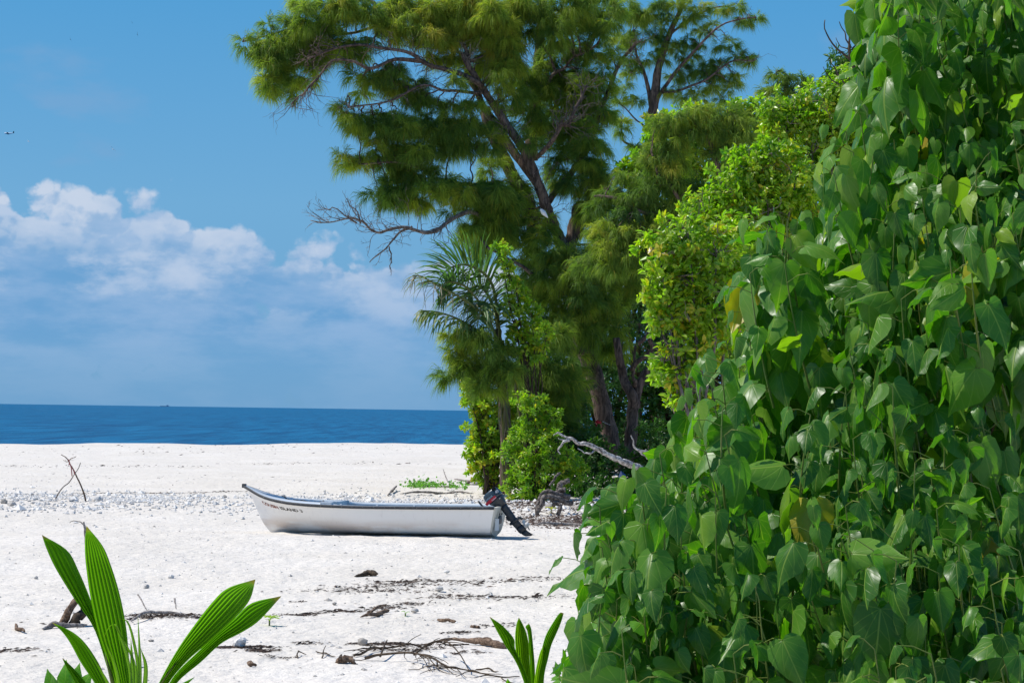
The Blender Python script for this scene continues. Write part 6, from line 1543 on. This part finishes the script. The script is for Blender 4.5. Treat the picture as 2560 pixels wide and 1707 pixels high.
def heart_shrub(label, cond, seed, n_shoots, base_px, dark=None):
    r = np.random.default_rng(seed)
    bD = shrub_depth(base_px[0], 1700) + 1.3; b = P(base_px[0], 1760, bD); gz = float(ground(b[0], b[1]))
    root = thing('heart_leaf_shrub', label, 'shrub', (b[0], b[1], gz)); O = np.array(root.location)
    st = MB(); pet = MB(); rest = MB(); cand = []
    placed = []
    tries = 0
    while len(placed) < n_shoots and tries < 40000:
        tries += 1
        px = r.uniform(1400, 2600); py = r.uniform(-40, 1800)
        if not inside(OUT, px, py) or not cond(px, py): continue
        layer = r.choice([0, 1, 2], p=[.52, .28, .20])
        if dark is not None and r.random() < dark(px, py) * (1.0, .95, .6)[layer]: continue
        hol = vnoise(px / 120.0, py / 150.0, 77)
        if layer < 2 and hol < .40 and px > 1560: continue
        md = 46 if layer == 0 else 60
        if any((px - a) ** 2 + (py - c) ** 2 < md * md and l == layer for a, c, l in placed): continue
        placed.append((px, py, layer))
        d = shrub_depth(px, py) + layer * .42 + r.normal(0, .16)
        top = P(px, py, d)
        lean = np.array([r.normal(0, .12) + .10, r.normal(0, .1) + .12, -1.0]); Ls = r.uniform(.30, .5)
        path = np.array([top + lean * Ls * u_ + np.array([.05, .10, 0]) * u_ * u_ for u_ in np.linspace(0, 1, 8)])
        tube(pet, path, np.linspace(.0015, .0042, 8), 5, cap=False)
        # carried down to the shrub's foot
        if r.random() < .16:
            q = spline([path[-1], (path[-1] * .55 + O * .45) + np.array([0, .25, .0]), O + np.array([r.normal(0, .25), r.normal(0, .2), 0])], 14)
            tube(st, wobble(q, .03, 5), np.linspace(.004, .014, 14), 6, cap=False)
        nl = int(r.integers(5, 9)); phi = r.uniform(0, 6.28)
        for i in range(nl):
            u_ = (i + .3) / nl; p = path[min(7, int(u_ * 7))]; phi += 2.4
            o_ = np.array([math.cos(phi), math.sin(phi), 0]) + np.array([-.45, -.95, .0])
            o_ = unit(o_ + np.array([0, 0, .25]))
            pl = r.uniform(.05, .10); e = p + o_ * pl
            size = (.066 + .070 * min(1, u_ * 1.8)) * r.uniform(.62, 1.32) * (d / 5.6) ** .6
            out = unit(o_ * np.array([1, 1, 0]))
            t = unit(out * r.uniform(.15, .75) + np.array([0, 0, -1.0]) + r.normal(0, .27, 3))
            nn = unit(out * 1.0 + np.array([-.15, 0, r.uniform(.30, 1.0)]) + r.normal(0, .46, 3))
            if r.random() < .14: t = unit(t + np.array([r.normal(0, .6), r.normal(0, .4), .7]))
            cand.append((e, t, nn, size, layer, r.random(), r.integers(12)))
            tube(pet, [p, (p + e) / 2 + np.array([0, 0, .008]), e], [0.0015, .0013, .0011], 4, cap=False)
    def score(c):
        return c[3] * (1.0, .55, .25)[c[4]]
    order = sorted(range(len(cand)), key=lambda i: -score(cand[i]))
    big = set(order[:300])
    for i, (e, t, nn, size, layer, rv, kt) in enumerate(cand):
        bb = unit(np.cross(t, nn)); n2 = np.cross(bb, t)
        if np.dot(n2, nn) < 0: bb = -bb; n2 = -n2
        if i in big:
            me = tmesh[kt] if rv > .11 else (young if rv > .010 else yellow)
            o = bpy.data.objects.new('leaf', me); link(o, root)
            Mx = Matrix(((bb[0] * size, t[0] * size, n2[0] * size, e[0] - O[0]), (bb[1] * size, t[1] * size, n2[1] * size, e[1] - O[1]), (bb[2] * size, t[2] * size, n2[2] * size, e[2] - O[2]), (0, 0, 0, 1)))
            o.matrix_local = Mx
        else:
            v, f, uv = templates[kt]
            rest.add(e + size * (v[:, :1] * bb + v[:, 1:2] * t + v[:, 2:] * n2), f, float(np.clip(.2 + .045 * kt, 0, .7)) if rv > .09 else .92, uv)
    # deep inner leaves that close the view through the shrub
    n_in = 1900; k_ = 0
    while k_ < n_in:
        px = r.uniform(1400, 2600); py = r.uniform(-40, 1800)
        if not cond(px, py) or not inside(OUT, px - 70, py - 40): continue
        k_ += 1
        dz_ = dark is not None and r.random() < dark(px, py)
        if vnoise(px / 120.0, py / 150.0, 77) < .36 and r.random() < .8: dz_ = True
        d = shrub_depth(px, py) + (r.uniform(2.6, 3.4) if dz_ else r.uniform(1.2, 2.6) if k_ % 3 else r.uniform(2.5, 3.3)); e = P(px, py, d); t = unit(np.array([r.normal(0, .8), r.normal(0, .6), -1.0])); nn = unit(np.array([r.normal(-.2, .8), -.7, r.uniform(0, .9)]))
        bb = unit(np.cross(t, nn)); n2 = np.cross(bb, t); v, f, uv = templates[k_ % 12]; size = r.uniform(.10, .17)
        if np.dot(n2, nn) < 0: bb = -bb; n2 = -n2
        rest.add(e + size * (v[:, :1] * bb + v[:, 1:2] * t + v[:, 2:] * n2), f, r.uniform(.1, .6), uv)
    if base_px[0] > 2200:      # the shrub goes on above and beside the frame
        for k_ in range(1500):
            e = P(r.uniform(2230, 2950), r.uniform(-750, -60) if k_ % 3 else r.uniform(-60, 900), 1.0)
            e = EYE + (e - EYE) * (r.uniform(4.9, 7.6)); 
            if k_ % 3 == 0: e = e + np.array([.75, .3, 0])
            t = unit(np.array([r.normal(0, .5), r.normal(0, .5), -1.0])); nn = unit(np.array([r.normal(-.3, .5), -.5, r.uniform(.3, 1.0)])); bb = unit(np.cross(t, nn)); n2 = np.cross(bb, t)
            if np.dot(n2, nn) < 0: bb = -bb; n2 = -n2
            v, f, uv = templates[k_ % 12]; size = r.uniform(.11, .17)
            rest.add(e + size * (v[:, :1] * bb + v[:, 1:2] * t + v[:, 2:] * n2), f, r.uniform(.1, .6), uv)
    o = rest.build('inner_foliage', MAT['fgleaf'], root); o['kind'] = 'stuff'
    o = pet.build('petioles', MAT['petiole'], root); o['kind'] = 'stuff'
    st.build('stems', MAT['stem'], root)
    return root, len(cand), len(placed)

dk = lambda px, py: .88 * float(sstep(np.array(px), 2140, 2290)) * float(sstep(np.array(py), 560, 720)) * float(sstep(np.array(-py), -1330, -1150))
print(heart_shrub('tall heart-leaved shrub filling the upper right side of the view', lambda x, y: y < 930 - (x - 1740) * .10, 5, 320, (2400, 1760), dk))
print(heart_shrub('spreading heart-leaved shrub in the lower right, in front of the bleached branch', lambda x, y: y >= 930 - (x - 1740) * .10, 9, 360, (2000, 1760), dk))

# ================================================================== BIRDS, AIRCRAFT, SHIP, SMALL THINGS
def perched_bird():
    D = 67.0; k = D / FPX
    c = P(1358, 531, D - .4); root = thing('white_tern', 'white seabird perched on the casuarina fork', 'bird', c)
    mb = MB(); pth = PX([(1352, 523), (1355, 527), (1360, 533), (1365, 539), (1370, 545)], D - .5); tube(mb, spline(pth, 12), np.interp(np.linspace(0, 1, 12), [0, .12, .2, .45, .75, 1], [.02, .055, .05, .085, .05, .01]), 10)
    mb.build('body', MAT['white'], root)
    mb = MB(); tube(mb, PX([(1351, 522.5), (1348, 522.5)], D - .5), [.018, .004], 6); mb.build('beak', MAT['hole'], root)
perched_bird()
def flying_bird(px, py, D, span, roll, yaw, label, mat, group='seabirds in the sky'):
    c = P(px, py, D); mb = MB(); R = Matrix.Rotation(yaw, 3, 'Z') @ Matrix.Rotation(roll, 3, 'Y')
    f = lambda x, y, z: np.array(R @ Vector((x, y, z))) + c
    L = span * .35
    tube(mb, [f(0, -L * .5, 0), f(0, -L * .3, 0), f(0, 0, 0), f(0, L * .4, 0), f(0, L * .65, 0)], np.array([.01, .05, .07, .04, .008]) * span, 8)
    for sg in (-1, 1):
        a = [f(sg * .03 * span, -.12 * span, 0), f(sg * .25 * span, -.14 * span, .10 * span), f(sg * .5 * span, .02 * span, .04 * span)]; b = [f(sg * .03 * span, .06 * span, 0), f(sg * .25 * span, .0, .09 * span), f(sg * .5 * span, .03 * span, .04 * span)]
        g_ = np.stack([np.array(a), np.array(b)], 1); loft(mb, g_, closed=False); loft(mb, (g_ - np.array([0, 0, .012 * span]))[:, ::-1], closed=False)
    o = mb.build('seabird', mat, None, origin=c); tag(o, label, 'bird', group)
flying_bird(282, 373, 140, .55, .75, .2, 'white bird gliding on tilted wings below the small aircraft', MAT['white'])
flying_bird(71, 354, 140, .30, .3, 1.2, 'tiny pale bird just right of the small aircraft', MAT['white'])
flying_bird(343, 86, 150, .40, 1.4, .3, 'dark bird high up, the right one of three', MAT['rubber'])
flying_bird(176, 99, 150, .40, 1.2, .2, 'dark bird high up, far left of the other two', MAT['rubber'])
flying_bird(330, 57, 150, .26, 1.1, .3, 'smallest dark speck of a bird, highest in the sky', MAT['rubber'])
def aircraft():
    D = 2400.0; k = D / FPX; c = P(24, 334, D); root = thing('small_aircraft', 'small twin-engine aircraft low in the sky at the left edge', 'aircraft', c)
    mb = MB(); tube(mb, spline(PX([(11, 333.5), (14, 333.5), (20, 334), (28, 334), (33, 333)], D), 14), np.interp(np.linspace(0, 1, 14), [0, .1, .3, .7, 1], [.25, .75, .95, .8, .3]), 10); mb.build('fuselage', MAT['white'], root)
    mb = MB(); p = PX([(32.0, 333.5), (35, 333.5), (35.5, 328.5), (33.2, 328.5)], D); w = np.array([0, .12, 0]); loft(mb, np.array([p - w, p + w])); mb.build('tail_fin', MAT['navy'], root, smooth=False)
    w0 = P(21, 334.5, D)
    for sg in (-1, 1):
        mb = MB(); loft(mb, np.array([[w0 + np.array([-1.2, 0, -.1]), w0 + np.array([1.0, 0, -.1]), w0 + np.array([1.0, 0, .15]), w0 + np.array([-1.2, 0, .15])], [w0 + np.array([-.5, sg * 7.5, .5]), w0 + np.array([.7, sg * 7.5, .5]), w0 + np.array([.7, sg * 7.5, .62]), w0 + np.array([-.5, sg * 7.5, .62])]])); mb.build('wing', MAT['navy'], root, smooth=False)
        mb = MB(); e0 = w0 + np.array([0, sg * 2.6, -.25]); tube(mb, [e0 + np.array([-1.9, 0, 0]), e0 + np.array([-1.2, 0, 0]), e0 + np.array([.9, 0, 0])], [.3, .5, .3], 8); mb.build('engine', MAT['navy'], root)
        mb = MB(); t0 = P(33.5, 332.8, D); loft(mb, np.array([[t0 + np.array([-.6, 0, 0]), t0 + np.array([.6, 0, 0]), t0 + np.array([.6, 0, .15]), t0 + np.array([-.6, 0, .15])], [t0 + np.array([-.2, sg * 2.6, 0]), t0 + np.array([.6, sg * 2.6, 0]), t0 + np.array([.6, sg * 2.6, .12]), t0 + np.array([-.2, sg * 2.6, .12])]])); mb.build('tailplane', MAT['navy'], root, smooth=False)
aircraft()
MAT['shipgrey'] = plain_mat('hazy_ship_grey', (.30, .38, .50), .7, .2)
def ship():
    D = 14000.0; k = D / FPX; sea = -1.15
    c = P(412, 1014, D); c[2] = sea; root = thing('far_ship', 'faint grey ship far out on the horizon', 'ship', c)
    Lh = 11 * k; mb = MB()
    loft(mb, np.array([[c + np.array([-Lh, 8, 0]), c + np.array([Lh, 8, 0]), c + np.array([Lh, -8, 0]), c + np.array([-Lh, -8, 0])], [c + np.array([-Lh * 1.05, 9, 5]), c + np.array([Lh, 9, 4.5]), c + np.array([Lh, -9, 4.5]), c + np.array([-Lh * 1.05, -9, 5])]])); mb.build('hull', MAT['shipgrey'], root, smooth=False)
    mb = MB(); box(mb, c + np.array([Lh * .6, 0, 8]), np.array([Lh * .18, 0, 0]), np.array([0, 6, 0]), UZ * 3.4); mb.build('deckhouse', MAT['shipgrey'], root, smooth=False)
ship()
MAT['tarpblue'] = plain_mat('blue_plastic', (.008, .035, .14), .45, .5)
def small_things():
    c = P(1552, 1176, 62.2); g0 = np.array([c[0], c[1], float(ground(c[0], c[1]))]); h_ = c[2] - g0[2]
    mb = MB(); rock(mb, (0, 0, 0), 1.0, .5, 2, .9); mb.v[0] = mb.v[0] / np.abs(mb.v[0]).max(0) * np.array([.30, .28, h_]) + g0
    o = mb.build('tarp', MAT['tarpblue'], None, smooth=False, origin=g0); tag(o, 'dark blue tarp heaped in the shade under the trees', 'tarp')
    c = P(1496, 1056, 64.6); mb = MB(); rock(mb, c, .10, .5, 2, 1.2); rock(mb, c + np.array([-.05, -.02, -.11]), .05, .5, 1, 1); o = mb.build('float', MAT['red'], None, origin=c); tag(o, 'small red float hung against the dark trunk', 'float')
    s = .3; mb = MB(); limb(mb, [(1506, 1054), (1515, 1058), (1526, 1062)], 64.6, 1.8, 1.0, 6, .005, 5); o = mb.build('branch_stub', MAT['whitewood'], None, origin=P(1526, 1062, 64.6)); tag(o, 'short pale branch stub beside the red float', 'branch')
small_things()
